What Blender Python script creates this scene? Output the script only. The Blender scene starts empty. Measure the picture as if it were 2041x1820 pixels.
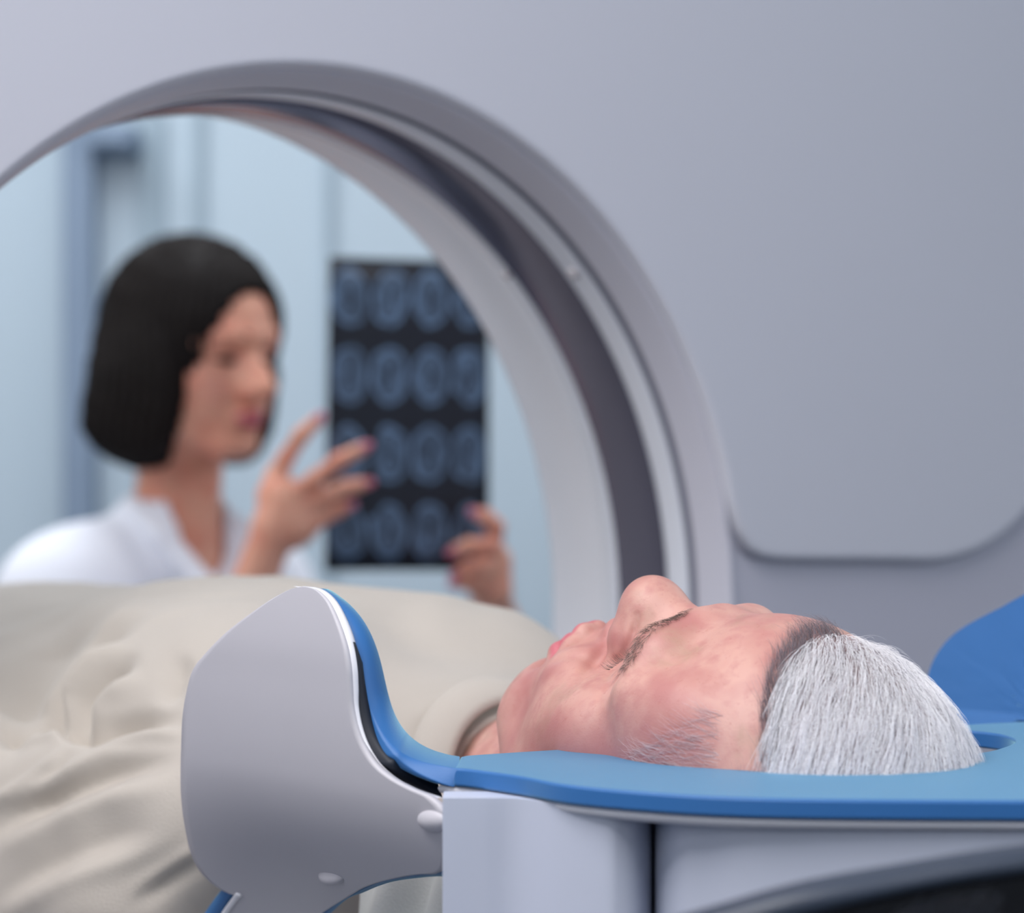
import bpy, bmesh, math, random
import numpy as np
import openvdb as vdb
from mathutils import Vector, Matrix

# ------------------------------------------------------------------ camera, world, lights
sc = bpy.context.scene
H = 1.15                      # height of the lens above the floor
F = 4950.0                    # focal length in pixels of the 2041 x 1820 frame
cam = bpy.data.cameras.new('camera')
cam.sensor_width = 36.0
cam.lens = 36.0 * F / 2041.0
cam.clip_start = 0.05
cam.dof.use_dof = True
cam.dof.focus_distance = 1.235
cam.dof.aperture_fstop = 5.2
cam_o = bpy.data.objects.new('camera', cam)
cam_o.location = (0, 0, H)
cam_o.rotation_euler = (math.pi / 2, 0, 0)
sc.collection.objects.link(cam_o)
sc.camera = cam_o
sc.view_settings.view_transform = 'Standard'
sc.view_settings.look = 'None'
sc.view_settings.gamma = 1.0
sc.view_settings.use_curve_mapping = False
sc.view_settings.exposure = 0.20
world = bpy.data.worlds.new('world')
sc.world = world
world.use_nodes = True
world.node_tree.nodes['Background'].inputs[0].default_value = (0.62, 0.70, 0.85, 1)
world.node_tree.nodes['Background'].inputs[1].default_value = 0.30

def area(name, loc, target, size, size_y, power, color):
    d = bpy.data.lights.new(name, 'AREA')
    d.shape = 'RECTANGLE'; d.size = size; d.size_y = size_y
    d.energy = power; d.color = color
    o = bpy.data.objects.new(name, d)
    o.location = (loc[0], loc[1], loc[2] + H)
    v = Vector(target) - Vector(loc)
    o.rotation_euler = v.to_track_quat('-Z', 'Y').to_euler()
    sc.collection.objects.link(o)
    return o
area('ceiling_panel_light', (-0.5, 0.7, 1.5), (0.0, 1.3, -0.2), 1.6, 1.4, 50, (1.0, 0.97, 0.98))
area('room_right_light', (1.9, 0.0, 0.9), (0.3, 1.5, -0.1), 1.4, 1.2, 14, (0.88, 0.93, 1.0))  # unseen cool area light at the right; the room has no window
area('back_room_light', (-0.6, 3.3, 1.5), (-0.3, 3.6, 0.0), 2.2, 1.2, 34, (0.93, 0.96, 1.0))
area('coat_fill_light', (-1.7, 2.2, 0.7), (-0.4, 2.8, -0.1), 0.8, 0.8, 7, (1.0, 0.97, 0.95))  # fill light added so the woman's coat comes out white
area('face_fill_light', (1.0, 2.95, 0.8), (-0.3, 2.8, 0.0), 0.7, 0.7, 6, (1.0, 0.96, 0.93))  # added fill to brighten the woman's face, not a lamp of the room
area('camera_side_light', (-1.0, -1.2, 1.0), (0.0, 1.5, -0.2), 1.2, 1.2, 12.5, (0.96, 0.96, 1.0))

# ------------------------------------------------------------------ frames
GA = 0.69770                   # yaw of the scanner face
GC = np.array([-0.11347, 1.62942, -0.11945])   # centre of the bore mouth
ER = np.array([math.cos(GA), math.sin(GA), 0.0])
EO = np.array([math.sin(GA), -math.cos(GA), 0.0])
def at(px, py, d):             # point at a distance d in front of the lens
    return np.array([(px - 1020.5) / F * d, d, (910.0 - py) / F * d])
def onz(px, py, z):            # point on a level surface
    return at(px, py, -z * F / (py - 910.0))
def G(u, s, z):                # scanner frame: right, out towards the room, height above lens level
    return np.array([GC[0], GC[1], 0.0]) + u * ER + s * EO + np.array([0, 0, z])
def to_world(P):               # patient frame (near side, towards crown, up) -> world, arrays
    return np.array([GC[0], GC[1], 0.0]) - P[:, :1] * ER + P[:, 1:2] * EO + P[:, 2:3] * np.array([0, 0, 1.0])
def to_local(P):
    Q = np.atleast_2d(P) - np.array([GC[0], GC[1], 0.0])
    return np.stack([-Q @ ER, Q @ EO, Q[:, 2]], 1)
def catmull(pts, n):           # smooth open curve through points
    P = np.array(pts, float); P = np.vstack([2 * P[0] - P[1], P, 2 * P[-1] - P[-2]])
    L = np.linalg.norm(np.diff(P[1:-1], axis=0), axis=1); c = np.r_[0, np.cumsum(L)]
    out = []
    for t in np.linspace(0, c[-1], n):
        i = min(np.searchsorted(c, t, 'right') - 1, len(L) - 1)
        f = (t - c[i]) / max(L[i], 1e-9)
        a, b, d, e = P[i], P[i + 1], P[i + 2], P[i + 3]
        out.append(0.5 * ((2 * b) + (d - a) * f + (2 * a - 5 * b + 4 * d - e) * f * f + (3 * b - a - 3 * d + e) * f ** 3))
    return np.array(out)

# ------------------------------------------------------------------ objects
def base_empty(name, base, label, cat, group=None):
    o = bpy.data.objects.new(name, None)
    o.empty_display_size = 0.05
    o.location = (base[0], base[1], base[2] + H)
    sc.collection.objects.link(o)
    o['label'] = label; o['category'] = cat
    if group: o['group'] = group
    o['_base'] = [float(v) for v in base]
    return o
def root_base(o):
    while o.parent: o = o.parent
    return np.array(o['_base'])
def mobj(name, verts, faces, mat, parent=None, smooth=True, base=None):
    verts = np.asarray(verts, float)
    if parent is not None: b = root_base(parent)
    elif base is not None: b = np.array(base)
    else: b = np.array([verts[:, 0].mean(), verts[:, 1].mean(), verts[:, 2].min()])
    me = bpy.data.meshes.new(name)
    me.from_pydata((verts - b).tolist(), [], [list(map(int, f)) for f in faces] if not isinstance(faces, np.ndarray) else faces.tolist())
    me.materials.append(mat)
    if smooth: me.polygons.foreach_set('use_smooth', [True] * len(me.polygons))
    me.update()
    o = bpy.data.objects.new(name, me)
    sc.collection.objects.link(o)
    if parent is not None: o.parent = parent
    else:
        o.location = (b[0], b[1], b[2] + H); o['_base'] = [float(v) for v in b]
    return o
def tag(o, label=None, cat=None, group=None, kind=None):
    if label: o['label'] = label
    if cat: o['category'] = cat
    if group: o['group'] = group
    if kind: o['kind'] = kind
    return o
def bevel(o, w, seg=3, angle=0.6):
    m = o.modifiers.new('bevel', 'BEVEL'); m.width = w; m.segments = seg
    m.limit_method = 'ANGLE'; m.angle_limit = angle; m.harden_normals = True
    return o
def prism(poly_bottom, poly_top):       # two matching closed outlines of 3D points
    n = len(poly_bottom)
    v = np.vstack([poly_bottom, poly_top])
    f = [[i, (i + 1) % n, n + (i + 1) % n, n + i] for i in range(n)]
    f.append(list(range(n))[::-1]); f.append(list(range(n, 2 * n)))
    return v, f
def fixn(o):
    bm = bmesh.new(); bm.from_mesh(o.data)
    bmesh.ops.recalc_face_normals(bm, faces=bm.faces)
    bm.to_mesh(o.data); bm.free(); return o
def box(name, c, size, mat, parent=None, bev=0.0, rz=0.0):
    s = np.array(size) / 2
    v = []
    for z in (-1, 1):
        for x, y in ((-1, -1), (1, -1), (1, 1), (-1, 1)):
            X, Y = x * s[0], y * s[1]
            v.append([c[0] + X * math.cos(rz) - Y * math.sin(rz), c[1] + X * math.sin(rz) + Y * math.cos(rz), c[2] + z * s[2]])
    f = [[0, 3, 2, 1], [4, 5, 6, 7], [0, 1, 5, 4], [1, 2, 6, 5], [2, 3, 7, 6], [3, 0, 4, 7]]
    o = mobj(name, v, f, mat, parent, smooth=bev > 0)
    if bev: bevel(o, bev)
    return o
def grid_faces(n, m, off=0, closed=False):
    f = []
    for i in range(n - 1):
        for j in range(m - (0 if closed else 1)):
            k = (j + 1) % m
            f.append([off + i * m + j, off + i * m + k, off + (i + 1) * m + k, off + (i + 1) * m + j])
    return f

# ------------------------------------------------------------------ materials
def lin(r, g, b):
    return tuple((c / 255 / 12.92) if c / 255 <= .04045 else ((c / 255 + .055) / 1.055) ** 2.4 for c in (r, g, b)) + (1,)
def mat(name, col, rough=0.5, metal=0.0, noise=0.04, scale=12.0, bump=0.0, bscale=200.0, spec=0.5, sheen=0.0, coat=0.0, sss=0.0):
    m = bpy.data.materials.new(name); m.use_nodes = True
    nt = m.node_tree; p = nt.nodes['Principled BSDF']
    tc = nt.nodes.new('ShaderNodeTexCoord')
    nz = nt.nodes.new('ShaderNodeTexNoise'); nz.inputs['Scale'].default_value = scale; nz.inputs['Detail'].default_value = 4
    nt.links.new(tc.outputs['Object'], nz.inputs['Vector'])
    mx = nt.nodes.new('ShaderNodeMix'); mx.data_type = 'RGBA'
    c = lin(*col)
    mx.inputs['A'].default_value = tuple(v * (1 - noise) for v in c[:3]) + (1,)
    mx.inputs['B'].default_value = tuple(min(1, v * (1 + noise)) for v in c[:3]) + (1,)
    nt.links.new(nz.outputs['Fac'], mx.inputs['Factor'])
    nt.links.new(mx.outputs['Result'], p.inputs['Base Color'])
    p.inputs['Roughness'].default_value = rough
    p.inputs['Metallic'].default_value = metal
    p.inputs['Specular IOR Level'].default_value = spec
    p.inputs['Sheen Weight'].default_value = sheen
    p.inputs['Coat Weight'].default_value = coat
    if sss:
        p.inputs['Subsurface Weight'].default_value = sss
        p.inputs['Subsurface Radius'].default_value = (0.010, 0.0045, 0.0025)
        p.inputs['Subsurface Scale'].default_value = 1.0
    if bump:
        n2 = nt.nodes.new('ShaderNodeTexNoise'); n2.inputs['Scale'].default_value = bscale; n2.inputs['Detail'].default_value = 6
        nt.links.new(tc.outputs['Object'], n2.inputs['Vector'])
        b = nt.nodes.new('ShaderNodeBump'); b.inputs['Strength'].default_value = bump; b.inputs['Distance'].default_value = 0.001
        nt.links.new(n2.outputs['Fac'], b.inputs['Height']); nt.links.new(b.outputs['Normal'], p.inputs['Normal'])
    return m
M = {}
M['shell'] = mat('scanner_plastic', (206, 207, 217), 0.42, noise=.02, scale=3)
M['shell_low'] = mat('scanner_lower_plastic', (190, 189, 202), 0.45, noise=.02, scale=3)
M['ring'] = mat('ring_plastic', (200, 200, 212), 0.3, noise=.02)
M['tunnel'] = mat('bore_plastic', (228, 230, 238), 0.35, noise=.02)
M['groove'] = mat('ring_groove', (126, 128, 144), 0.5)
M['band'] = mat('polished_band', (104, 104, 122), 0.14, metal=0.6, noise=.06, scale=5)
M['strip'] = mat('bright_strip', (222, 226, 236), 0.25)
M['silver'] = mat('silver_cap', (225, 220, 225), 0.25, metal=.7)
M['wall'] = mat('pale_blue_wall', (190, 206, 217), 0.8, noise=.03, scale=2)
M['wallpost'] = mat('blue_grey_post', (128, 146, 168), 0.6)
M['seam'] = mat('wall_seam', (160, 178, 190), 0.7)
M['floor'] = mat('grey_floor', (98, 104, 116), 0.35, noise=.06)
M['ceil'] = mat('white_ceiling', (225, 228, 232), 0.9)
M['blue'] = mat('blue_foam_pad', (46, 106, 170), 0.5, noise=.03, scale=30, bump=.05, bscale=900, spec=.5, sheen=1.0)
M['blue'].node_tree.nodes['Principled BSDF'].inputs['Sheen Tint'].default_value = (.52, .95, 1, 1)
M['blue'].node_tree.nodes['Principled BSDF'].inputs['Sheen Roughness'].default_value = .35
M['wing'] = mat('grey_shell_plastic', (196, 194, 200), 0.45, noise=.015)
M['rim'] = mat('white_rim', (238, 238, 244), 0.3)
M['dark'] = mat('dark_gap_and_seat', (18, 26, 40), 0.6)
M['stand'] = mat('stand_plastic', (198, 204, 220), 0.45, noise=.02, scale=4)
M['slate'] = mat('slate_rim', (54, 63, 78), 0.4, noise=.06)
M['black'] = mat('black_gloss', (8, 9, 12), 0.08, noise=.1)
M['shirt'] = mat('cream_linen', (190, 182, 172), 0.85, noise=.03, scale=30, bump=.35, bscale=900, sheen=.2)
M['sheet'] = mat('white_sheet', (214, 216, 212), 0.85, bump=.3, bscale=700)
M['coat'] = mat('white_coat', (236, 240, 250), 0.8, noise=.02, bump=.2, bscale=400)
M['trouser'] = mat('pale_trousers', (205, 212, 222), 0.85, bump=.2, bscale=400)
M['bob'] = mat('dark_brown_hair', (18, 12, 11), 0.65, spec=.2, noise=.3, scale=40, bump=.5, bscale=150)
M['nail'] = mat('pink_nail_polish', (208, 120, 142), 0.25)
M['couch'] = mat('couch_plastic', (205, 208, 214), 0.5)
M['steel'] = mat('brushed_steel', (170, 176, 184), 0.35, metal=.8)

def skin_mat(name, base, flush_shade, tan):
    m = bpy.data.materials.new(name); m.use_nodes = True
    nt = m.node_tree; p = nt.nodes['Principled BSDF']; N = nt.nodes.new; K = nt.links.new
    tc = N('ShaderNodeTexCoord')
    def noise(scale, detail=3, dist=0):
        n = N('ShaderNodeTexNoise'); n.inputs['Scale'].default_value = scale; n.inputs['Detail'].default_value = detail
        n.inputs['Distortion'].default_value = dist
        K(tc.outputs['Object'], n.inputs['Vector']); return n
    def ramp(src, a, b):
        r = N('ShaderNodeMapRange'); r.inputs['From Min'].default_value = a; r.inputs['From Max'].default_value = b
        K(src, r.inputs['Value']); return r.outputs['Result']
    def mix(fac, A, B):
        x = N('ShaderNodeMix'); x.data_type = 'RGBA'
        K(fac, x.inputs['Factor'])
        for s, v in (('A', A), ('B', B)):
            if isinstance(v, tuple): x.inputs[s].default_value = v
            else: K(v, x.inputs[s])
        return x.outputs['Result']
    def attr(n):
        a = N('ShaderNodeAttribute'); a.attribute_name = n; return a.outputs['Fac']
    c = mix(ramp(noise(28).outputs['Fac'], .42, .66), lin(*base), lin(*flush_shade))
    c = mix(ramp(noise(34, 3, .5).outputs['Fac'], .56, .80), c, lin(*tan))
    c = mix(ramp(noise(110, 4).outputs['Fac'], .50, .85), c, lin(*flush_shade))
    c = mix(attr('flush_shade'), c, lin(172, 112, 112))
    sp = noise(420, 2); f = N('ShaderNodeMath'); f.operation = 'MULTIPLY'
    K(ramp(sp.outputs['Fac'], .62, .78), f.inputs[0]); f.inputs[1].default_value = .30
    c = mix(f.outputs[0], c, lin(170, 96, 88))
    c = mix(attr('lip'), c, lin(200, 104, 116))
    c = mix(attr('scalp'), c, lin(150, 124, 126))
    K(c, p.inputs['Base Color'])
    p.inputs['Roughness'].default_value = .48
    p.inputs['Subsurface Weight'].default_value = .12
    p.inputs['Subsurface Radius'].default_value = (0.010, 0.0045, 0.0025)
    p.inputs['Subsurface Scale'].default_value = 1.0
    n2 = noise(900, 4); b = N('ShaderNodeBump'); b.inputs['Strength'].default_value = .10; b.inputs['Distance'].default_value = .001
    K(n2.outputs['Fac'], b.inputs['Height']); K(b.outputs['Normal'], p.inputs['Normal'])
    return m
M['skin'] = skin_mat('man_skin', (208, 159, 146), (188, 126, 120), (178, 142, 122))
M['skin2'] = skin_mat('woman_skin', (232, 172, 146), (226, 150, 126), (214, 160, 128))
def strand_mat(name, a, b, rough=.45):
    m = bpy.data.materials.new(name); m.use_nodes = True
    nt = m.node_tree; p = nt.nodes['Principled BSDF']
    hi = nt.nodes.new('ShaderNodeHairInfo'); mx = nt.nodes.new('ShaderNodeMix'); mx.data_type = 'RGBA'
    nt.links.new(hi.outputs['Random'], mx.inputs['Factor'])
    mx.inputs['A'].default_value = lin(*a); mx.inputs['B'].default_value = lin(*b)
    nt.links.new(mx.outputs['Result'], p.inputs['Base Color']); p.inputs['Roughness'].default_value = rough
    return m
M['white_hair'] = strand_mat('white_hair', (240, 238, 243), (255, 255, 255), .38)
M['grey_hair'] = strand_mat('grey_root_hair', (70, 60, 66), (150, 140, 148))
M['brow_hair'] = strand_mat('brow_hair', (66, 58, 56), (150, 134, 124))
M['lash_hair'] = strand_mat('lash_hair', (60, 50, 50), (110, 92, 86))
M['side_hair'] = strand_mat('sideburn_hair', (170, 140, 140), (238, 230, 232))
M['mirrored_hair'] = strand_mat('dark_hair_reflection', (22, 24, 30), (60, 64, 76))

# ------------------------------------------------------------------ implicit modelling
class Field:
    def __init__(self, ax, ay, az):
        self.a = [np.asarray(v, np.float32) for v in (ax, ay, az)]
        self.D = np.full([len(v) for v in self.a], 0.08, np.float32)
    def sub(self, lo, hi):
        sl = []
        for a, l, h in zip(self.a, lo, hi):
            i = max(0, int(np.searchsorted(a, l)) - 1); j = min(len(a), int(np.searchsorted(a, h)) + 1)
            sl.append(slice(i, max(j, i)))
        return tuple(sl)
    def op(self, fn, lo, hi, k, mode='u'):
        m = k + 0.012
        sl = self.sub([v - m for v in lo], [v + m for v in hi])
        if any(s.stop <= s.start for s in sl): return
        X, Y, Z = np.meshgrid(*[a[s] for a, s in zip(self.a, sl)], indexing='ij')
        d = fn(X, Y, Z).astype(np.float32); D = self.D[sl]
        if mode == 'u':
            h = np.clip(.5 + .5 * (D - d) / k, 0, 1); r = D + (d - D) * h - k * h * (1 - h)
        else:
            h = np.clip(.5 - .5 * (D + d) / k, 0, 1); r = D + (-d - D) * h + k * h * (1 - h)
        self.D[sl] = r
    def ell(self, c, r, k=.01, mode='u', R=None):
        c = np.array(c, float); r = np.array(r, float)
        ext = np.full(3, r.max()) if R is not None else r
        def fn(X, Y, Z):
            x, y, z = X - c[0], Y - c[1], Z - c[2]
            if R is not None:
                x, y, z = (R[i][0] * x + R[i][1] * y + R[i][2] * z for i in range(3))
            k0 = np.sqrt((x / r[0]) ** 2 + (y / r[1]) ** 2 + (z / r[2]) ** 2)
            k1 = np.sqrt((x / r[0] ** 2) ** 2 + (y / r[1] ** 2) ** 2 + (z / r[2] ** 2) ** 2) + 1e-9
            return k0 * (k0 - 1) / k1
        self.op(fn, c - ext, c + ext, k, mode)
    def cap(self, a, b, ra, rb=None, k=.01, mode='u'):
        a = np.array(a, float); b = np.array(b, float); rb = ra if rb is None else rb
        ab = b - a; L = ab @ ab + 1e-12
        def fn(X, Y, Z):
            x, y, z = X - a[0], Y - a[1], Z - a[2]
            t = np.clip((x * ab[0] + y * ab[1] + z * ab[2]) / L, 0, 1)
            return np.sqrt((x - t * ab[0]) ** 2 + (y - t * ab[1]) ** 2 + (z - t * ab[2]) ** 2) - (ra + (rb - ra) * t)
        r = max(ra, rb)
        self.op(fn, np.minimum(a, b) - r, np.maximum(a, b) + r, k, mode)
    def chain(self, pts, rs, k=.01, mode='u'):
        for i in range(len(pts) - 1): self.cap(pts[i], pts[i + 1], rs[i], rs[i + 1], k, mode)
    def sample(self, P):
        idx = [np.clip(np.interp(P[:, i], self.a[i], np.arange(len(self.a[i]))), 0, len(self.a[i]) - 1.001) for i in range(3)]
        i0 = [v.astype(int) for v in idx]; f = [v - i for v, i in zip(idx, i0)]
        r = 0
        for dx in (0, 1):
            for dy in (0, 1):
                for dz in (0, 1):
                    w = (f[0] if dx else 1 - f[0]) * (f[1] if dy else 1 - f[1]) * (f[2] if dz else 1 - f[2])
                    r = r + w * self.D[i0[0] + dx, i0[1] + dy, i0[2] + dz]
        return r
    def hit(self, px, py, local, d0, d1):    # where a sight line first meets the surface (in the field's frame)
        t = np.linspace(d0, d1, 400)
        P = local(np.stack([at(px, py, d) for d in t]))
        v = self.sample(P); i = np.argmax(v < 0)
        return P[i] if v[i] < 0 else None
    def mesh(self):
        g = vdb.FloatGrid(1.0); g.copyFromArray(np.ascontiguousarray(self.D))
        p, t, q = g.convertToPolygons(isovalue=0, adaptivity=0)
        P = np.stack([np.interp(p[:, i], np.arange(len(self.a[i])), self.a[i]) for i in range(3)], 1)
        return P, q.astype(np.int64)
def axis(*segs):                # nonuniform axis: (start, end, step) pieces in order
    out = []
    for a, b, st in segs: out += list(np.arange(a, b - st * .25, st))
    out.append(segs[-1][1]); return np.array(sorted(set(np.round(out, 6))))
def vnormals(P, Q):
    n = np.cross(P[Q[:, 2]] - P[Q[:, 0]], P[Q[:, 3]] - P[Q[:, 1]]); N = np.zeros_like(P)
    for i in range(4): np.add.at(N, Q[:, i], n)
    return N / (np.linalg.norm(N, axis=1)[:, None] + 1e-12)
def orient(P, Q, D):            # make faces point outwards
    n = vnormals(P, Q); i = np.random.RandomState(0).randint(0, len(P), 4000)
    s = D.sample(P[i] + n[i] * .004) - D.sample(P[i] - n[i] * .004)
    return Q[:, ::-1] if np.mean(s) < 0 else Q
def attr(o, name, vals):
    a = o.data.attributes.new(name, 'FLOAT', 'POINT'); a.data.foreach_set('value', np.ascontiguousarray(vals, dtype=np.float32))
def strands(name, pts, rad, mtl, parent):      # pts: (n, k, 3) world
    n, k, _ = pts.shape
    hc = bpy.data.hair_curves.new(name); hc.add_curves([k] * n)
    b = root_base(parent)
    hc.attributes['position'].data.foreach_set('vector', (pts - b).astype(np.float32).ravel())
    r = hc.attributes.get('radius') or hc.attributes.new('radius', 'FLOAT', 'POINT')
    rr = np.tile(np.linspace(1, .25, k), n) * np.repeat(rad if np.ndim(rad) else np.full(n, rad), k)
    r.data.foreach_set('value', rr.astype(np.float32))
    hc.materials.append(mtl)
    o = bpy.data.objects.new(name, hc); sc.collection.objects.link(o); o.parent = parent
    return o

# ------------------------------------------------------------------ room
def quad(name, pts, m, **k):
    o = mobj(name, pts, [[0, 1, 2, 3]], m, smooth=False); tag(o, kind='structure'); return o
ZF = -H; ZC = 1.6
def slab(name, c, s, m):
    o = box(name, c, s, m); o['kind'] = 'structure'; return o
slab('floor', (0, 1.3, ZF - .03), (6.4, 7.0, .06), M['floor'])
slab('ceiling', (0, 1.3, ZC + .03), (6.4, 7.0, .06), M['ceil'])
slab('wall_back', (0, 4.75, (ZC + ZF) / 2), (6.4, .1, ZC - ZF), M['wall'])
slab('wall_left', (-3.15, 1.3, (ZC + ZF) / 2), (.1, 6.8, ZC - ZF), M['wall'])
slab('wall_right', (3.15, 1.3, (ZC + ZF) / 2), (.1, 6.8, ZC - ZF), M['wall'])
slab('wall_front', (0, -2.15, (ZC + ZF) / 2), (6.4, .1, ZC - ZF), M['wall'])
def wx(px, d=4.68): return (px - 1020.5) / F * d
post = slab('trim_1', (wx(165), 4.66, -.22), (.055, .08, 1.84), M['wallpost'])
slab('trim_2', (wx(395), 4.69, (ZC + ZF) / 2), (.018, .02, ZC - ZF), M['seam'])
slab('trim_3', (wx(655), 4.69, (ZC + ZF) / 2), (.012, .02, ZC - ZF), M['seam'])
slab('trim_4', (wx(300), 4.69, -.2), (.05, .02, 1.7), M['seam'])
bx = base_empty('wall_box', (wx(240), 4.68, .555), 'grey-blue box mounted high on the pale wall behind the scanner beside the post', 'box')
box('housing', (wx(240), 4.62, .59), (.085, .12, .045), M['wallpost'], bx, bev=.006)
box('cover_plate', (wx(240), 4.555, .59), (.07, .01, .032), M['wallpost'], bx, bev=.002)

# ------------------------------------------------------------------ scanner
scanner = base_empty('ct_scanner', G(0, 0, ZF), 'white ring-shaped CT scanner with a wide round bore behind the lying man', 'scanner')
def revolve(name, prof, m, parent, n=256, t0=0.0, t1=2 * math.pi):
    P = []
    closed = abs(t1 - t0 - 2 * math.pi) < 1e-6
    th = np.linspace(t0, t1, n, endpoint=not closed)
    for r, w in prof:
        for t in th: P.append(G(r * math.cos(t), -w, GC[2] + r * math.sin(t)))
    o = mobj(name, P, grid_faces(len(prof), len(th), closed=closed), m, parent)
    return o
def outline(theta):             # outer edge of the housing, as a radius from the bore centre
    c, s = math.cos(theta), math.sin(theta); W, T, B = 1.05, .93, -(H + GC[2]) + .002
    a = []
    if abs(c) > 1e-6: a.append(W / abs(c))
    if s > 1e-6: a.append(T / s)
    if s < -1e-6: a.append(B / s)
    a.sort(); r = a[0]
    if len(a) > 1 and s > 0:
        r = (a[0] ** -8 + a[1] ** -8) ** (-1 / 8)
    return r
def face_ring(name, r0, w, m, parent, flip=False, n=320, rings=10):
    P = []
    for i in range(rings):
        f = (i / (rings - 1)) ** 1.5
        for k in range(n):
            t = 2 * math.pi * k / n; r = r0 + (outline(t) - r0) * f
            P.append(G(r * math.cos(t), -w, GC[2] + r * math.sin(t)))
    return mobj(name, P, grid_faces(rings, n, closed=True), m, parent)
face_ring('front_face', .3765, .0125, M['shell_low'], scanner)
face_ring('rear_face', .372, .215, M['shell'], scanner)
P = [];
for w in (.0125, .215):
    for k in range(320):
        t = 2 * math.pi * k / 320; r = outline(t); P.append(G(r * math.cos(t), -w, GC[2] + r * math.sin(t)))
mobj('side_housing', P, grid_faces(2, 320, closed=True), M['shell_low'], scanner)
# raised upper cover, its lower edge curling round beside the bore
arc = [(.3735 * math.cos(t), .3735 * math.sin(t)) for t in np.linspace(.235, math.pi - .235, 140)]
low = [(.3720, .066), (.3840, .048), (.408, .041), (.45, .0385), (.50, .037), (.55, .0355), (.595, .034), (.63, .037), (.665, .0455), (.695, .059), (.72, .076), (.745, .10), (.775, .135), (.81, .19), (.85, .27), (.89, .38), (.93, .52), (.96, .64), (.95, .74), (.90, .82), (.82, .875), (.70, .90), (.5, .915), (.25, .92), (0, .922)]
side = catmull(low, 110)
outl = [tuple(p) for p in side] + [(-p[0], p[1]) for p in side[::-1][1:]] + arc[::-1]
front = np.array([G(u, -.001, GC[2] + z) for u, z in outl]); back = np.array([G(u, -.018, GC[2] + z) for u, z in outl])
v, f = prism(back, front)
cv = fixn(mobj('front_cover', v, f, M['shell'], scanner)); bevel(cv, .0060, 6, .9)
# bore rings
revolve('bore_flare', [(.3790, .030), (.3750, .0100), (.3735, .0080), (.3720, .0090), (.3705, .0120), (.3675, .020), (.3650, .028), (.3632, .034), (.3630, .0362)], M['ring'], scanner)
revolve('bore_groove', [(.3632, .0360), (.3655, .0370), (.3655, .0440), (.3622, .0450)], M['groove'], scanner)
revolve('outer_strip', [(.3626, .0444), (.3612, .0452), (.3604, .050), (.3604, .063), (.3612, .0672), (.3625, .0680)], M['strip'], scanner)
revolve('polished_band', [(.3622, .0676), (.3600, .0700), (.3570, .085), (.3555, .100), (.3552, .112), (.3560, .1175)], M['band'], scanner)
revolve('inner_strip', [(.3562, .1168), (.3550, .1180), (.3546, .1215), (.3550, .1260), (.3564, .1275)], M['strip'], scanner)
revolve('bore_tunnel', [(.3564, .1270), (.3590, .130), (.3600, .150), (.3610, .170), (.3640, .1850), (.3670, .1960), (.3690, .2050), (.3725, .2150)], M['tunnel'], scanner)
for px, py, r, w, ra in ((1153, 538, .3600, .056, .0052), (992, 562, .3545, .121, .0042)):
    best = min(np.linspace(.1, 1.4, 1300), key=lambda t: (lambda q: (1020.5 + F * q[0] / q[1] - px) ** 2 + (910 - F * q[2] / q[1] - py) ** 2)(G(r * math.cos(t), -w, GC[2] + r * math.sin(t))))
    c = G(r * math.cos(best), -w, GC[2] + r * math.sin(best)); nr = -(ER * math.cos(best) + np.array([0, 0, math.sin(best)]))
    bmx = bmesh.new(); bmesh.ops.create_uvsphere(bmx, u_segments=20, v_segments=12, radius=ra)
    vv = np.array([x.co[:] for x in bmx.verts]); ff = [[q.index for q in fc.verts] for fc in bmx.faces]; bmx.free()
    z = nr / np.linalg.norm(nr); vv = vv - np.outer(vv @ z, z) * .45
    mobj('screw_cap', vv + c, ff, M['silver'], scanner)

# ------------------------------------------------------------------ couch under the patient
couch = base_empty('scanner_couch', G(-.03, -.75, ZF), 'long grey scanner couch running through the bore under the man', 'couch')
def gbox(name, u0, u1, s0, s1, z0, z1, m, parent, bev=.01):
    pb = np.array([G(u0, s0, z0), G(u1, s0, z0), G(u1, s1, z0), G(u0, s1, z0)]); pt = pb + np.array([0, 0, z1 - z0])
    v, f = prism(pb, pt); o = fixn(mobj(name, v, f, m, parent)); bevel(o, bev, 3); return o
gbox('couch_top', -.24, .18, -1.62, .24, -.36, -.330, M['couch'], couch)
gbox('pedestal', -.22, .16, -1.55, -.75, ZF, -.360, M['couch'], couch, .02)

# ------------------------------------------------------------------ head and shoulder rest
rest = base_empty('head_rest', onz(1700, 1530, -.146) * np.array([1, 1, 0]) + np.array([0, 0, ZF]), 'blue padded head and shoulder rest with grey outer shell under the lying man', 'head rest')
ZP = -.146
def unp(pts, z=ZP): return np.array([onz(x, y, z) for x, y in pts])
near = catmull([onz(*p, ZP) for p in ((904, 1531), (940, 1534), (1034, 1547), (1134, 1565), (1311, 1581), (1487, 1590), (1723, 1594), (2041, 1596))], 70)
end = catmull([near[-1], G(-.075, .685, ZP), G(-.01, .705, ZP), G(.06, .69, ZP), G(.13, .64, ZP), G(.18, .57, ZP), G(.205, .50, ZP), G(.212, .47, ZP)], 40)
far = catmull([G(.212, .470, ZP), onz(2041, 1438, ZP), onz(1960, 1442, ZP), onz(1893, 1447, ZP), onz(1885, 1453, ZP)], 20)
hole = catmull([onz(*p, ZP) for p in ((1885, 1453), (1925, 1456), (1960, 1459), (1995, 1464), (2017, 1471), (2022, 1478), (2005, 1487), (1965, 1498), (1910, 1504), (1850, 1506), (1720, 1507), (1600, 1504), (1500, 1499), (1400, 1490), (1340, 1485.5), (1300, 1485), (1240, 1487), (1180, 1490), (1060, 1497), (940, 1505), (917, 1508))], 120)
outl = np.vstack([near, end[1:], far[1:], hole[1:]])
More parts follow.
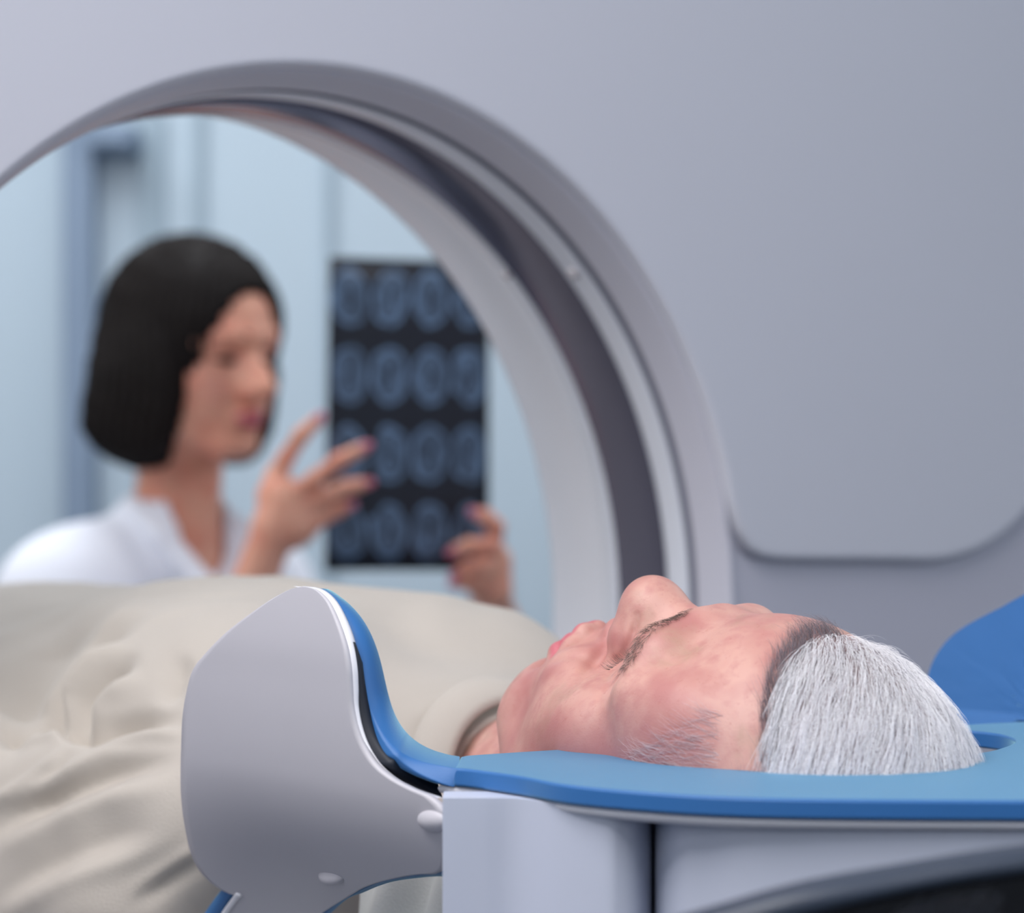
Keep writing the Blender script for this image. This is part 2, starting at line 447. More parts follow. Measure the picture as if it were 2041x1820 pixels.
TH = np.array([0, 0, -.0088])
v, f = prism(outl + TH, outl); pad = fixn(mobj('pad', v, f, M['blue'], rest)); bevel(pad, .0016, 3, .7)
tag(pad, 'flat blue pad with a cut-out for the head')
cen = outl.mean(0)
def inset(P, d, z):
    t = np.roll(P, -1, 0) - np.roll(P, 1, 0); n = np.stack([-t[:, 1], t[:, 0]], 1); n /= np.linalg.norm(n, axis=1)[:, None] + 1e-9
    Q = P.copy(); Q[:, :2] += n * d; Q[:, 2] = z; return Q
# white tray below the pad
nt_ = np.vstack([[onz(862, 1527, ZP), onz(884, 1530, ZP)], near[1:], end[1:], far[1:3]])
inn = []
for p in nt_: 
    d = p - np.array([G(-.01, .50, ZP)])[0]; d[2] = 0; L = np.linalg.norm(d); inn.append(d / L)
inn = np.array(inn)
def lip(name, prof, m):
    P = []
    for off, dz in prof: P.append(nt_ - inn * off + np.array([0, 0, dz]))
    v = np.vstack(P); o = fixn(mobj(name, v, grid_faces(len(prof), len(nt_)) , m, rest)); return o
lip('tray_lip', [(.012, -.0088), (.0035, -.0092), (.0025, -.0105), (.0035, -.0125), (.012, -.0150), (.03, -.0170), (.05, -.0175), (.05, -.012), (.012, -.0088)], M['rim'])
# bowl under the head
P = []; nb = 40
for i, (k, z) in enumerate(((1.0, -.156), (.99, -.19), (.95, -.235), (.8, -.275), (.45, -.292), (.02, -.296))):
    for t in np.linspace(0, 2 * math.pi, nb, endpoint=False):
        P.append(G(-.058 + .108 * k * math.cos(t), .435 + .128 * k * math.sin(t), z))
bw = mobj('head_bowl', P, grid_faces(6, nb, closed=True), M['blue'], rest)
bw.modifiers.new('s', 'SOLIDIFY').thickness = .004

# --- shoulder wings
PK = np.array([(-.46, .04), (-.40, .0), (-.36, -.038), (-.32, -.084), (-.29, -.122), (-.27, -.149), (-.255, -.169), (-.24, -.188), (-.225, -.206), (-.21, -.2215), (-.195, -.2345), (-.18, -.2440), (-.165, -.2500), (-.15, -.2530), (-.13, -.2550), (-.11, -.2557), (-.09, -.2555), (-.06, -.252), (-.03, -.246), (.02, -.235)])
PS = catmull([(a_, b_, 0) for a_, b_ in PK], 600); PZ, PU = PS[:, 0], PS[:, 1]
def prof_u(z, s=None):     # near wing: distance from the middle at a height; it tucks under below, less so at the feet end
    u = np.interp(z, PZ, PU)
    if s is None: return u
    t = np.clip((s - .12) / .16, 0, 1); t = .35 + .65 * t * t * (3 - 2 * t)
    return -.2557 + (u + .2557) * t
def on_wing(px, py, off=0.0):
    d = np.linspace(1.0, 1.6, 601)
    P = np.stack([(px - 1020.5) / F * d, d, (910 - py) / F * d], 1)
    L = to_local(P); g = -L[:, 0] - (prof_u(L[:, 2], L[:, 1]) + off)     # u - U(z)
    i = max(1, int(np.argmax(g > 0))); t = g[i - 1] / (g[i - 1] - g[i]); return P[i - 1] * (1 - t) + P[i] * t
def on_s(px, py, s):            # sight line meets a plane across the patient's axis
    r = at(px, py, 1.0); t = (s + np.array([GC[0], GC[1], 0]) @ EO) / (r @ EO); return r * t
Wl = [(612, 1170), (634, 1177), (657, 1200), (676, 1240), (691, 1285), (699, 1330), (702, 1370), (705, 1410), (714, 1452), (729, 1490), (752, 1525), (786, 1553), (826, 1574), (862, 1590), (888, 1620), (896, 1670), (894, 1720), (876, 1736), (840, 1738), (800, 1744), (765, 1752), (730, 1764), (700, 1781), (655, 1808), (610, 1840), (560, 1880)]
Al = [(628, 1170), (648, 1176), (672, 1196), (694, 1234), (711, 1280), (718, 1325), (719, 1368), (718, 1408), (725, 1448), (739, 1487), (763, 1524), (795, 1552), (835, 1573), (885, 1590), (930, 1610)]
Pl_ = [(640, 1173), (667, 1188), (694, 1227), (713, 1274), (720, 1320), (724, 1370), (731, 1408), (742, 1448), (763, 1492), (792, 1524), (826, 1547), (870, 1562), (906, 1569)]
Bl = [(653, 1174), (684, 1182), (714, 1210), (738, 1244), (755, 1290), (766, 1335), (771, 1375), (777, 1415), (788, 1449), (812, 1477), (848, 1499), (882, 1506), (917, 1508)]
Lf = [(608, 1170), (585, 1175), (545, 1196), (500, 1227), (455, 1262), (415, 1302), (390, 1335), (377, 1380), (369, 1430), (366, 1500), (365, 1560), (367, 1600), (372, 1640), (382, 1690), (395, 1722), (415, 1748), (438, 1766), (460, 1777), (474, 1782), (468, 1793), (459, 1806), (450, 1818), (442, 1830), (430, 1845), (415, 1860), (395, 1885)]
NR = 120
def resample(c, n):
    return catmull([(x, y, 0) for x, y in c], n)[:, :2]
Wp, Lp = resample(Wl, NR), resample(Lf, NR)
# rows matched by height so that each row runs along the patient's axis
P = []; NC = 40
sW = np.linspace(0, 1, NR)
for i in range(NR):
    a, b = Wp[i], Lp[i]
    for j in range(NC):
        t = j / (NC - 1); q = a * (1 - t) + b * t
        P.append(on_wing(q[0], q[1]))
P = np.array(P)
wing_shell = fixn(mobj('wing_shell', P, grid_faces(NR, NC), M['wing'], rest))
tag(wing_shell, 'smooth grey plastic outer shell of the near wing')
bpy.context.view_layer.update()
m = wing_shell.modifiers.new('thick', 'SOLIDIFY'); m.thickness = .0035; m.offset = 0
# edge strips facing the head end
def strip(name, A, B, n, m, parent, depth=.0, sA=None, roll=0.0):
    a, b = resample(A, n), resample(B, n)
    rows = []
    for i in range(n):
        pa = on_wing(*a[i]) if sA is None else on_s(*a[i], sA[i])
        s = to_local(pa)[0, 1]
        pb = on_s(*b[i], s)
        rows.append((pa, pb, s))
    return rows
nS = 70
Wedge = Wl[:14]
r1 = strip('rim', Wedge, Al[:14], nS, None, None)
svals = [r[2] for r in r1]
def build_strip(name, rows, m, parent, back=.02, rnd=.002):
    P = []
    for pa, pb, s in rows:
        P += [pa - EO * back, pa - EO * rnd, pa + (pb - pa) * .12 , pa + (pb - pa) * .5 + EO * rnd * .35, pa + (pb - pa) * .88, pb - EO * rnd, pb - EO * back]
    return fixn(mobj(name, P, grid_faces(len(rows), 7), m, parent))
rimo = build_strip('shell_rim', r1, M['rim'], rest, back=.012, rnd=.003)
tag(rimo, 'bright white rim of the wing shell')
# blue wing pad
def smooth1(v, k=5, it=6):
    v = np.array(v, float)
    for _ in range(it):
        w = v.copy()
        for i in range(1, len(v) - 1):
            r = min(k, i, len(v) - 1 - i); w[i] = v[i - r:i + r + 1].mean(0)
        v = w
    return v
a = smooth1(resample(Pl_, nS)); b = smooth1(resample(Bl, nS)); svals = list(smooth1(svals))
dEa = onz(905, 1531, ZP)[1]; dEb = onz(917, 1508, ZP)[1]
Lz = to_local(np.array([on_wing(*q) for q in Lp])); Lz = Lz[np.argsort(Lz[:, 2])]
P = []
for i in range(nS):
    f = i / (nS - 1); g = np.clip((f - .5) / .5, 0, 1); g = g * g * (3 - 2 * g)
    s = svals[min(i, int(.75 * (nS - 1)))]
    da = on_s(*a[i], s)[1] * (1 - g) + dEa * g; db = on_s(*b[i], s)[1] * (1 - g) + dEb * g
    m_ = .10 + .49 * g ** 1.5
    q = a[i] + (b[i] - a[i]) * m_
    pa = at(*a[i], da); pm = at(*q, da + (db - da) * m_ * (1 - g)); pb = at(*b[i], db)
    sl = np.interp(to_local(pa)[0, 2], Lz[:, 2], Lz[:, 1])
    lb = max(.010, (s - sl - .02) * (1 - np.clip((f - .55) / .2, 0, 1)) * np.clip(.25 + f * 3, 0, 1))
    e_ = (pb - pa) * .03
    P += [pa - EO * lb, pa - EO * .0012, pa + e_ , pm - e_ * .6, pm + e_ * .6, pb - e_ * .4, pb - EO * .0012, pb - EO * lb]
wp = fixn(mobj('wing_pad', P, grid_faces(nS, 8), M['blue'], rest))
tag(wp, 'blue pad lining the near shoulder wing')
# dark strip filling the gap between shell and pad
c0, c1 = smooth1(resample(Al[4:14], 50)), smooth1(resample([(x_ + 3, y_ + 1) for x_, y_ in Pl_[4:12]], 50))
gap = []
for i in range(50):
    s = to_local(on_wing(*c0[i]))[0, 1] - .006; s = min(s, svals[int(.75 * (nS - 1))] + .004)
    pa = on_s(c0[i][0] - 3, c0[i][1], s); pb = on_s(*c1[i], s); gap += [pa - EO * .02, pa, pb, pb - EO * .02]
mobj('seam_gap_strip', gap, grid_faces(50, 4), M['dark'], rest)
# blue edge showing under the shell at the lower corners
def ribbon(name, A, B, m, off=0.006, n=40, thick=.004):
    a, b = resample(A, n), resample(B, n); P = []
    for i in range(n): P += [on_wing(*a[i], off), on_wing(*b[i], off)]
    o = fixn(mobj(name, P, grid_faces(n, 2), m, rest)); s = o.modifiers.new('s', 'SOLIDIFY'); s.thickness = thick; s.offset = 0; return o
ribbon('lining_edge', [(900, 1728), (840, 1732), (790, 1740), (745, 1754), (705, 1778), (660, 1800), (600, 1850)], [(900, 1741), (860, 1742), (800, 1749), (765, 1758), (728, 1773), (690, 1790), (625, 1850)], M['blue'])
ribbon('lining_strap', [(452, 1762), (441, 1775), (424, 1797), (405, 1824), (385, 1852)], [(485, 1768), (468, 1790), (448, 1818), (432, 1842), (420, 1860)], M['blue'], .003)
ribbon('shell_trim', [(470, 1780), (463, 1789), (443, 1817), (432, 1835), (420, 1852)], [(483, 1784), (475, 1792), (456, 1818), (445, 1835), (430, 1856)], M['rim'], -.003, thick=.002)
# oval bolt caps under the wing
def blob(name, c, axes, radii, m, parent, seg=32):
    bmx = bmesh.new(); bmesh.ops.create_uvsphere(bmx, u_segments=seg, v_segments=seg // 2, radius=1)
    vv = np.array([x.co[:] for x in bmx.verts]); ff = [[q.index for q in fc.verts] for fc in bmx.faces]; bmx.free()
    A = np.array(axes, float); vv = (vv * np.array(radii)) @ A
    return fixn(mobj(name, vv + c, ff, m, parent))
for px, py in ((664, 1744), (868, 1634)):
    c = on_wing(px, py)
    z = np.array([0, -.5, -.87]); z = -EO * 0 + z / np.linalg.norm(z); zz = on_wing(px, py - 6) - on_wing(px, py + 6); zz /= np.linalg.norm(zz)
    xx = EO; nn = np.cross(xx, zz); nn /= np.linalg.norm(nn)
    cap = blob('bolt_cap', c, (xx, zz, nn), (.0118, .0062, .0058), M['wing'], rest)
# far wing
fw = catmull([(1853, 1470, 0), (1853, 1400, 0), (1858, 1360, 0), (1866, 1330, 0), (1880, 1303, 0), (1903, 1275, 0), (1930, 1254, 0), (1965, 1234, 0), (2005, 1214, 0), (2041, 1194, 0), (2100, 1166, 0), (2160, 1160, 0), (2230, 1190, 0), (2290, 1260, 0), (2320, 1350, 0), (2325, 1470, 0)], 90)
def on_far(px, py):             # inner face of the far wing: leans outwards as it rises
    d = np.linspace(1.2, 1.8, 1201); Pq = np.stack([(px - 1020.5) / F * d, d, (910 - py) / F * d], 1)
    L = to_local(Pq); U = .185 + .22 * np.clip(L[:, 2] + .15, 0, .1) ** 1.0 - .6 * np.clip(-.15 - L[:, 2], 0, .05)
    i = np.argmax(-L[:, 0] - U > 0); return Pq[i]
top = np.array([on_far(p[0], p[1]) for p in fw]); mid = on_far(2090, 1400)
P = []
for k in np.linspace(0, 1, 14):
    for p, q in zip(fw, top):
        P.append(on_far(2090 + (p[0] - 2090) * (1 - k * .98), 1440 + (p[1] - 1440) * (1 - k * .98)))
fo = fixn(mobj('far_wing_pad', P, grid_faces(14, len(fw)), M['blue'], rest))
s = fo.modifiers.new('s', 'SOLIDIFY'); s.thickness = .010; s.offset = 0; bevel(fo, .003, 3, .7)
tag(fo, 'blue padded wing standing up at the far shoulder')

# ------------------------------------------------------------------ stand below the pad
stand = base_empty('head_rest_stand', (.05, 1.13, ZF), 'pale grey upright stand with a vertical groove below the blue head pad', 'stand')
ZS = -.160
def sp(px, d): p = at(px, 910, d); p[2] = 0; return p
left = [sp(882, 1.131), sp(960, 1.131), sp(1034, 1.129), sp(1120, 1.112), sp(1205, 1.100)] + [sp(1240, 1.100), sp(1266, 1.104), sp(1284, 1.112), sp(1296, 1.124), sp(1301, 1.138)]
right = [sp(1303, 1.138), sp(1308, 1.122), sp(1320, 1.108), sp(1342, 1.096), sp(1370, 1.088), sp(1400, 1.084)] + [sp(1500, 1.073), sp(1723, 1.065), sp(2041, 1.061), sp(2300, 1.062)]
def wallblock(name, front, z0, z1):
    A = catmull(front, 70); Bk = A[::-1] + np.array([0.0, .022, 0])
    o = np.vstack([A, Bk]); b = o.copy(); t = o.copy(); b[:, 2] = z0; t[:, 2] = z1
    v, f = prism(b, t); return fixn(mobj(name, v, f, M['stand'], stand))
for nm, pts in (('left_panel', left), ('right_panel', right)):
    o = wallblock('side_panel', pts, ZF + .01, ZS + (.0045 if nm == 'left_panel' else 0))
    me = o.data
    for p in me.polygons: p.use_smooth = len(p.vertices) == 4
    o.data.polygons.foreach_set('use_smooth', [len(p.vertices) == 4 for p in me.polygons])
    bevel(o, .0015, 2, .9)
gapb = np.array([sp(1290, 1.1385), sp(1314, 1.1385), sp(1314, 1.145), sp(1290, 1.145)]); b = gapb.copy(); t = gapb.copy(); b[:, 2] = ZF + .01; t[:, 2] = ZS
v, f = prism(b, t); fixn(mobj('groove_joint', v, f, M['groove'], stand, smooth=False))

# ------------------------------------------------------------------ dark curved console in front
con = base_empty('dark_console', (.24, .93, ZF), 'dark curved glossy console in front of the head rest stand', 'console')
arc2 = catmull([at(1250, 1868, .90), at(1420, 1819, .90), at(1600, 1769, .90), at(1800, 1732, .905), at(2041, 1694, .91), at(2300, 1670, .92), at(2600, 1640, .93)], 60)
arc3 = catmull([at(1300, 1960, .90), at(1470, 1876, .90), at(1640, 1822, .90), at(1820, 1782, .905), at(2041, 1746, .91), at(2300, 1718, .92), at(2600, 1706, .93)], 60)
FWD = np.array([0, 1.0, 0])
def down(A, z): B = A.copy(); B[:, 2] = z; return B
P = np.vstack([down(arc3, ZF + .01) + FWD * .06, arc2 + FWD * .05 - np.array([0, 0, .03]), arc2 + FWD * .012 , arc2 + FWD * .004 - np.array([0, 0, .0015]), arc2 - np.array([0, 0, .005]), arc3 + np.array([0, 0, .002]), arc3 + FWD * .004])
fixn(mobj('curved_rim', P, grid_faces(7, 60), M['slate'], con))
P = np.vstack([arc3 + FWD * .004, arc3 + FWD * .012 - np.array([0, 0, .004]), down(arc3, -.45) + FWD * .02, down(arc3, ZF + .01) + FWD * .02])
fixn(mobj('gloss_panel', P, grid_faces(4, 60), M['black'], con))
rs = np.random.RandomState(5); n = 900
tx = rs.rand(n); ty = rs.rand(n)
px = 1760 + tx * 205; py = 1772 + (1975 - px) * .20 + ty * 150
st = np.stack([[at(px[i] + 0, py[i] + 20, .905) , at(px[i] + 18 + 8 * rs.rand(), py[i] + 6, .904), at(px[i] + 32 + 14 * rs.rand(), py[i] - 22 * rs.rand() - 6, .9035)] for i in range(n)])
keep = px < 1962
fr = strands('reflected_hair', st[keep], .00022, M['mirrored_hair'], con); fr['kind'] = 'stuff'  # strands stand in for the hair mirrored in the gloss panel

# ------------------------------------------------------------------ head builder (local: lateral, up the face, forward)
HS = 1.03
def head_ops(Fd, T, R, female=False):
    """T maps head-local points into the field frame, R rotates field offsets to head axes (for ellipsoids)."""
    def E(c, r, k=.01, mode='u', rot=None):
        RR = R if rot is None else rot @ R
        Fd.ell(T(c), np.array(r) * HS, k, mode, RR)
    def C(a, b, ra, rb=None, k=.01, mode='u'): Fd.cap(T(a), T(b), ra * HS, (ra if rb is None else rb) * HS, k, mode)
    f = 0.0 if female else 1.0      # the man's longer skull, lower brow and shorter upturned nose
    E((0, .028 + .006 * f, -.012 - .008 * f), (.076 + .002 * f, .092 + .001 * f, .100 - .003 * f), .01)
    E((0, .040 - .010 * f, .026 - .003 * f), (.063, .060 - .006 * f, .064 - .004 * f), .02)
    E((0, -.035, .026), (.062 + .003 * f, .075, .056), .02)
    for s in (-1, 1):
        C((s * .010, .016 - .006 * f, .083), (s * .034, .018 - .014 * f, .077), .010, .010, .018)
        C((s * .034, .018 - .014 * f, .077), (s * .056, .010 - .008 * f, .056 + .006 * f), .010, .0085, .016)
        E((s * .056, .022, .035), (.018, .030, .03), .02)
        E((s * .048, -.034, .044), (.022, .020, .024), .02)
        C((s * .056, -.060, .002), (s * .052, -.082, .012), .017, .018, .025)
        C((s * .052, -.082, .012), (s * .020, -.110, .058), .019, .018, .022)
        E((s * .034, -.062, .050), (.024, .024, .026), .02)
    E((0, -.109, .070), (.025, .016, .018), .016)
    E((0, -.078 - .004 * f, .062), (.034, .028, .030), .016)
    # eye sockets, closed lids
    ey = -.008 - .005 * f
    for s in (-1, 1):
        E((s * .031, ey, .090), (.019, .0115, .015), .010, 's')
        E((s * .031, ey - .001, .0655), (.0165, .0125, .0135), .004)
        C((s * .017, ey - .0055, .0755), (s * .030, ey - .008, .0795), .0012, .0012, .003, 's')
        C((s * .030, ey - .008, .0795), (s * .045, ey - .0045, .0715), .0012, .0010, .003, 's')
    # nose
    ny = .016 * f; nz_ = -.0108 * f
    C((0, .002 - .004 * f, .082 - .002 * f), (0, -.020 + ny * .5, .0975 + nz_ * .6), .0085, .0095, .010)
    C((0, -.020 + ny * .5, .0975 + nz_ * .6), (0, -.040 + ny, .1120 + nz_), .0095, .0120, .010)
    E((0, -.0415 + ny, .1125 + nz_), (.0130, .0120, .0122), .006 + .006 * f)
    if f:
        C((0, -.026, .0995), (0, -.043, .0885), .0100, .0090, .010)
        C((0, -.054, .0850), (0, -.072, .0885), .0095, .0085, .010)
        for s in (-1, 1): C((s * .006, -.024, .0960), (s * .0125, -.034, .0880), .0095, .0095, .012); E((s * .022, -.064, .0720), (.018, .018, .018), .014)
    for s in (-1, 1):
        C((s * .006, -.006, .076), (s * .012, -.040 + ny, .089 + nz_ * .7), .010, .012, .012)
        E((s * .0140, -.0470 + ny * .9, .0990 + nz_ * 1.2), (.0080, .0100, .0105), .005)
    C((0, -.047 + ny, .107 + nz_), (0, -.055 + .3 * ny, .092), .0055 + .0030 * f, .0060 + .0025 * f, .006)
    for s in (-1, 1):
        if f: E((s * .0150, -.0315, .0865), (.0075, .0095, .0095), .003)
    for s in (-1, 1): E((s * .0068, -.0545 + ny * .8, .1010 + nz_), (.0036, .0055, .0075), .003, 's')
    # lips
    my = -.0020 * f
    up = [(-.025, -.0755, .0820), (-.014, -.0720, .0905), (-.005, -.0700, .0955), (0, -.0712, .0955), (.005, -.0700, .0955), (.014, -.0720, .0905), (.025, -.0755, .0820)]
    lo = [(-.022, -.0795, .0815), (-.012, -.0835, .0890), (0, -.0850, .0915), (.012, -.0835, .0890), (.022, -.0795, .0815)]
    up, lo = ([(p[0], p[1] + my, p[2]) for p in c_] for c_ in (up, lo))
    Fd.chain([T(p) for p in up], [.0030, .0048, .0052, .0048, .0052, .0048, .0030], .004)
    Fd.chain([T(p) for p in lo], [.0032, .0056, .0062, .0056, .0032], .004)
    cr = [(p[0], p[1] + my, p[2]) for p in ((-.027, -.0768, .0835), (-.014, -.0772, .0940), (0, -.0780, .0985), (.014, -.0772, .0940), (.027, -.0768, .0835))]
    Fd.chain([T(p) for p in cr], [.0010] * 5, .0022, 's')
    E((0, -.0965 + .5 * my, .0890), (.016, .006, .008), .008, 's')
    # ears
    for s in (-1, 1):
        E((s * .0785, -.010, -.012), (.0055, .031, .018), .006)
        E((s * .0840, -.008, -.009), (.0045, .020, .010), .004, 's')
def lipmask(L, my=0.0):
    x, h, n = L[:, 0], L[:, 1] - my, L[:, 2]
    y = -.0775 - 0 * x
    top = -.0668 - .010 * (np.abs(x) / .025) ** 2; bot = -.0905 + .011 * (np.abs(x) / .024) ** 2
    m = np.clip((top - h) / .0015, 0, 1) * np.clip((h - bot) / .0015, 0, 1) * np.clip((.027 - np.abs(x)) / .002, 0, 1)
    return m * (n > .07)

# ------------------------------------------------------------------ patient
patient = base_empty('person', G(-.03, -.2, -.318), 'grey-haired man in cream linen shirt lying on his back on the scanner couch', 'person')
HO = np.array([.0688, .4358, -.172])      # head centre in the patient frame
TT, RR_, YY = math.radians(12.9), math.radians(6.9), math.radians(-2.4)
hC = np.array([0, math.cos(TT), math.sin(TT)]); n2 = np.array([0, -math.sin(TT), math.cos(TT)]); l1 = np.array([1.0, 0, 0])
hL = math.cos(RR_) * l1 - math.sin(RR_) * n2; hN = math.cos(RR_) * n2 + math.sin(RR_) * l1
hL, hC, hN = (np.array([v[0] * math.cos(YY) + v[1] * math.sin(YY), v[1] * math.cos(YY) - v[0] * math.sin(YY), v[2]]) for v in (hL, hC, hN))
HR = np.array([hL, hC, hN])
def TH_(p): p = np.array(p, float) * HS; return HO + p[0] * hL + p[1] * hC + p[2] * hN
fld = Field(axis((-.30, -.08, .004), (-.08, .18, .0014), (.18, .36, .004)),
            axis((-1.70, -.30, .010), (-.30, .22, .005), (.22, .585, .0014)),
            axis((-.32, -.22, .003), (-.22, -.02, .0014)))
head_ops(fld, TH_, HR)
fld.cap(TH_((0, -.045, -.030)), (.035, .225, -.215), .058, .062, .03)
fld.cap(TH_((0, -.065, -.006)), (.035, .235, -.205), .045, .050, .03)
def limb(Fd, off, kk):           # torso, arms and legs, optionally grown for the clothes
    Fd.ell((.035, .08, -.212), (.165 + off, .14, .094 + off), .04)
    for q in (-1, 1): Fd.ell((.035 + q * .082, .062, -.190), (.088 + off, .115 + off, .092 + off), .04)
    Fd.ell((.035, -.05, -.204), (.172 + off, .17, .120 + off), .05)
    Fd.ell((.035, -.18, -.206), (.172 + off, .20, .104 + off), .05)
    Fd.ell((.035, -.38, -.208), (.165 + off, .20, .098 + off), .05)
    for sg, sh in ((1, .205), (-1, -.145)):
        Fd.ell((sh - .045 * sg, .130, -.205), (.050 + off, .065 + off, .050 + off), .03)
        Fd.cap((sh - .022 * sg, .115, -.208), (sh + .045 * sg, -.16, -.208), .046 + off, .048 + off, .014)
        Fd.cap((sh + .045 * sg, -.16, -.208), (sh + .02 * sg, -.42, -.205), .046 + off, .030 + off, .014)
if True:
    limb(fld, -.022, 0)
    for sg, x in ((1, .125), (-1, -.055)):
        fld.cap((x, -.50, -.235), (x, -.92, -.250), .078, .056, .04)
        fld.cap((x, -.92, -.250), (x, -1.36, -.262), .052, .038, .02)
        fld.cap((x, -1.38, -.270), (x + .01 * sg, -1.42, -.13), .036, .030, .02)
    for sg, sh in ((1, .205), (-1, -.145)):     # hands resting beside the hips
        w = np.array([sh + .02 * sg, -.43, -.205]); fld.ell(w + (0, -.045, -.004), (.040, .050, .016), .02)
        for q in range(4):
            a = w + np.array([(-.027 + q * .018), -.085, -.004]); fld.cap(a, a + (0, -.038 - .006 * (q in (1, 2)), -.006), .0085, .008, .004); fld.cap(a + (0, -.04, -.006), a + (0, -.062 - .008 * (q in (1, 2)), -.016), .008, .007, .004)
        fld.cap(w + (-.030 * sg, -.02, -.004), w + (-.048 * sg, -.065, -.010), .011, .009, .006)
P, Q = fld.mesh(); Q = orient(P, Q, fld)
BP, BQ = P, Q
h0 = (P - HO) @ HR.T / HS; NP = vnormals(P, Q)
def head_crease(pts, w, amp, proj='hn', xlo=.004):
    c = catmull([(a_, b_, 0) for a_, b_ in pts], 50)[:, :2]
    q = h0[:, [1, 2]] if proj == 'hn' else np.stack([np.abs(h0[:, 0]), h0[:, 1]], 1)
    m = (np.abs(h0[:, 0]) > xlo) & (np.abs(h0[:, 1]) < .13) & (h0[:, 2] > .0)
    idx = np.where(m & (q[:, 0] > c[:, 0].min() - 4 * w) & (q[:, 0] < c[:, 0].max() + 4 * w))[0]
    d = np.linalg.norm(q[idx][:, None] - c[None], axis=2); k_ = d.argmin(1); d = d.min(1)
    e_ = np.clip(np.minimum(k_, 49 - k_) / 12.0, 0, 1)
    P[idx] += NP[idx] * (amp * e_ * np.exp(-(d / w) ** 2))[:, None]
head_crease([(-.019, .101), (-.0205, .094), (-.023, .087), (-.029, .081), (-.037, .078), (-.043, .078)], .0024, -.0032)
head_crease([(-.052, .112), (-.0490, .104), (-.0475, .097), (-.0470, .090), (-.0455, .083), (-.043, .077), (-.040, .072)], .0030, -.0038, 'hn', 0.0)  # where the nose meets the lip      # behind the nostril wing
head_crease([(.024, -.040), (.029, -.050), (.033, -.062), (.034, -.074)], .0035, -.0016, 'xh')                                # cheek to mouth fold
head_crease([(.018, -.026), (.028, -.030), (.040, -.027), (.048, -.020)], .0022, -.0008, 'xh')                                # below the eye
head_crease([(.046, -.014), (.054, -.008), (.060, -.002)], .0018, -.0008, 'xh')
head_crease([(.046, -.017), (.054, -.019), (.062, -.018)], .0018, -.0007, 'xh')
Wp_ = to_world(P)
body = mobj('body', Wp_, Q, M['skin'], patient)
HL = (P - HO) @ HR.T / HS          # head-local coordinates of every vertex
x, h, n = HL.T
near_head = (np.abs(h) < .16)
attr(body, 'lip', lipmask(HL, -.0020) * near_head * .9)
def hairline(x, h, n):           # signed: positive inside the hair
    ax = np.abs(x)
    front = .0765 + .004 * np.clip((.07 - n) / .05, 0, 1)
    front = np.where(n < .012, front - (.012 - n) * 3.0, front)
    return h - front
hm = hairline(x, h, n)
attr(body, 'scalp', np.clip(hm / .006 + .3, 0, 1) * near_head * (n > -.2))
fl = .8 * np.exp(-(((h + .060) / .035) ** 2 + ((n - .015) / .035) ** 2)) * (x > 0) + .35 * np.exp(-(((h - .0) / .04) ** 2 + ((n - .01) / .03) ** 2)) + .35 * np.exp(-(((h + .045) / .014) ** 2 + ((n - .1) / .02) ** 2 + (x / .018) ** 2)) + .25 * np.clip((-.085 - h) / .02, 0, 1) + .55 * np.clip((.060 - n) / .04, 0, 1) * (x > 0) * np.clip((.06 - h) / .03, 0, 1)  # reddish jaw and nose; last term paints shade onto the near side
attr(body, 'flush_shade', np.clip(fl, 0, .8) * near_head)

# hair, brow, lashes, sideburn as strands
NB = vnormals(BP, BQ)
fc = BP[BQ].mean(1); fn = NB[BQ].mean(1); fa = np.linalg.norm(np.cross(BP[BQ[:, 2]] - BP[BQ[:, 0]], BP[BQ[:, 3]] - BP[BQ[:, 1]]), axis=1)
fh = (fc - HO) @ HR.T / HS
rs = np.random.RandomState(3)
def pick(mask, n, weight=None):
    w = fa * mask * (1 if weight is None else weight); w = w / w.sum()
    i = rs.choice(len(fa), n, p=w); j = rs.rand(n, 2)
    q = BQ[i]; a, b, c, d = (BP[q[:, t]] for t in range(4))
    p = a * ((1 - j[:, :1]) * (1 - j[:, 1:])) + b * (j[:, :1] * (1 - j[:, 1:])) + c * (j[:, :1] * j[:, 1:]) + d * ((1 - j[:, :1]) * j[:, 1:])
    nn = fn[i]; return p, nn / np.linalg.norm(nn, axis=1)[:, None]
def grow(p, nn, flow, L, lift, rad_curv, k=6, jit=.15, lift_end=0.0):
    flow = flow - (flow * nn).sum(1)[:, None] * nn; flow /= np.linalg.norm(flow, axis=1)[:, None] + 1e-9
    flow = flow + rs.randn(*flow.shape) * jit; flow -= (flow * nn).sum(1)[:, None] * nn; flow /= np.linalg.norm(flow, axis=1)[:, None] + 1e-9
    t = np.linspace(0, 1, k)[None, :, None]; L = L[:, None, None]; lift = lift[:, None, None]
    pts = p[:, None] + flow[:, None] * L * t + nn[:, None] * (lift * (t - .55 * t * t) - (L * t) ** 2 / (2 * rad_curv))
    return to_world(pts.reshape(-1, 3)).reshape(pts.shape)
fhm = hairline(*fh.T)
inhead = (np.abs(fh[:, 1]) < .17) & (fc[:, 1] > .26)
vis = (fh[:, 2] > -.085) & inhead
noise2 = lambda P_, s: np.sin(P_[:, 0] * s + 1.3 * np.sin(P_[:, 1] * s * .7)) * np.cos(P_[:, 2] * s * .8 + P_[:, 1] * s * .5)
N1 = 34000
p, nn = pick((fhm > .0005) & vis, N1)
clump = np.round(p / .0045) * .0045 + .002
sgn_ = np.where(p[:, 0] > HO[0] - .048, 1.0, -1.0)
flow = np.tile(np.array([.0, .20, -1.0]), (N1, 1)) + .35 * (clump - p) / .004 * .35
flow[:, 0] += .55 * sgn_
flow += np.stack([noise2(clump, 160) * .10, noise2(clump, 230) * .22, noise2(clump, 120) * .05], 1)
L = .020 + .012 * rs.rand(N1); lift = .0075 + .0055 * rs.rand(N1) + .0035 * noise2(clump, 300)
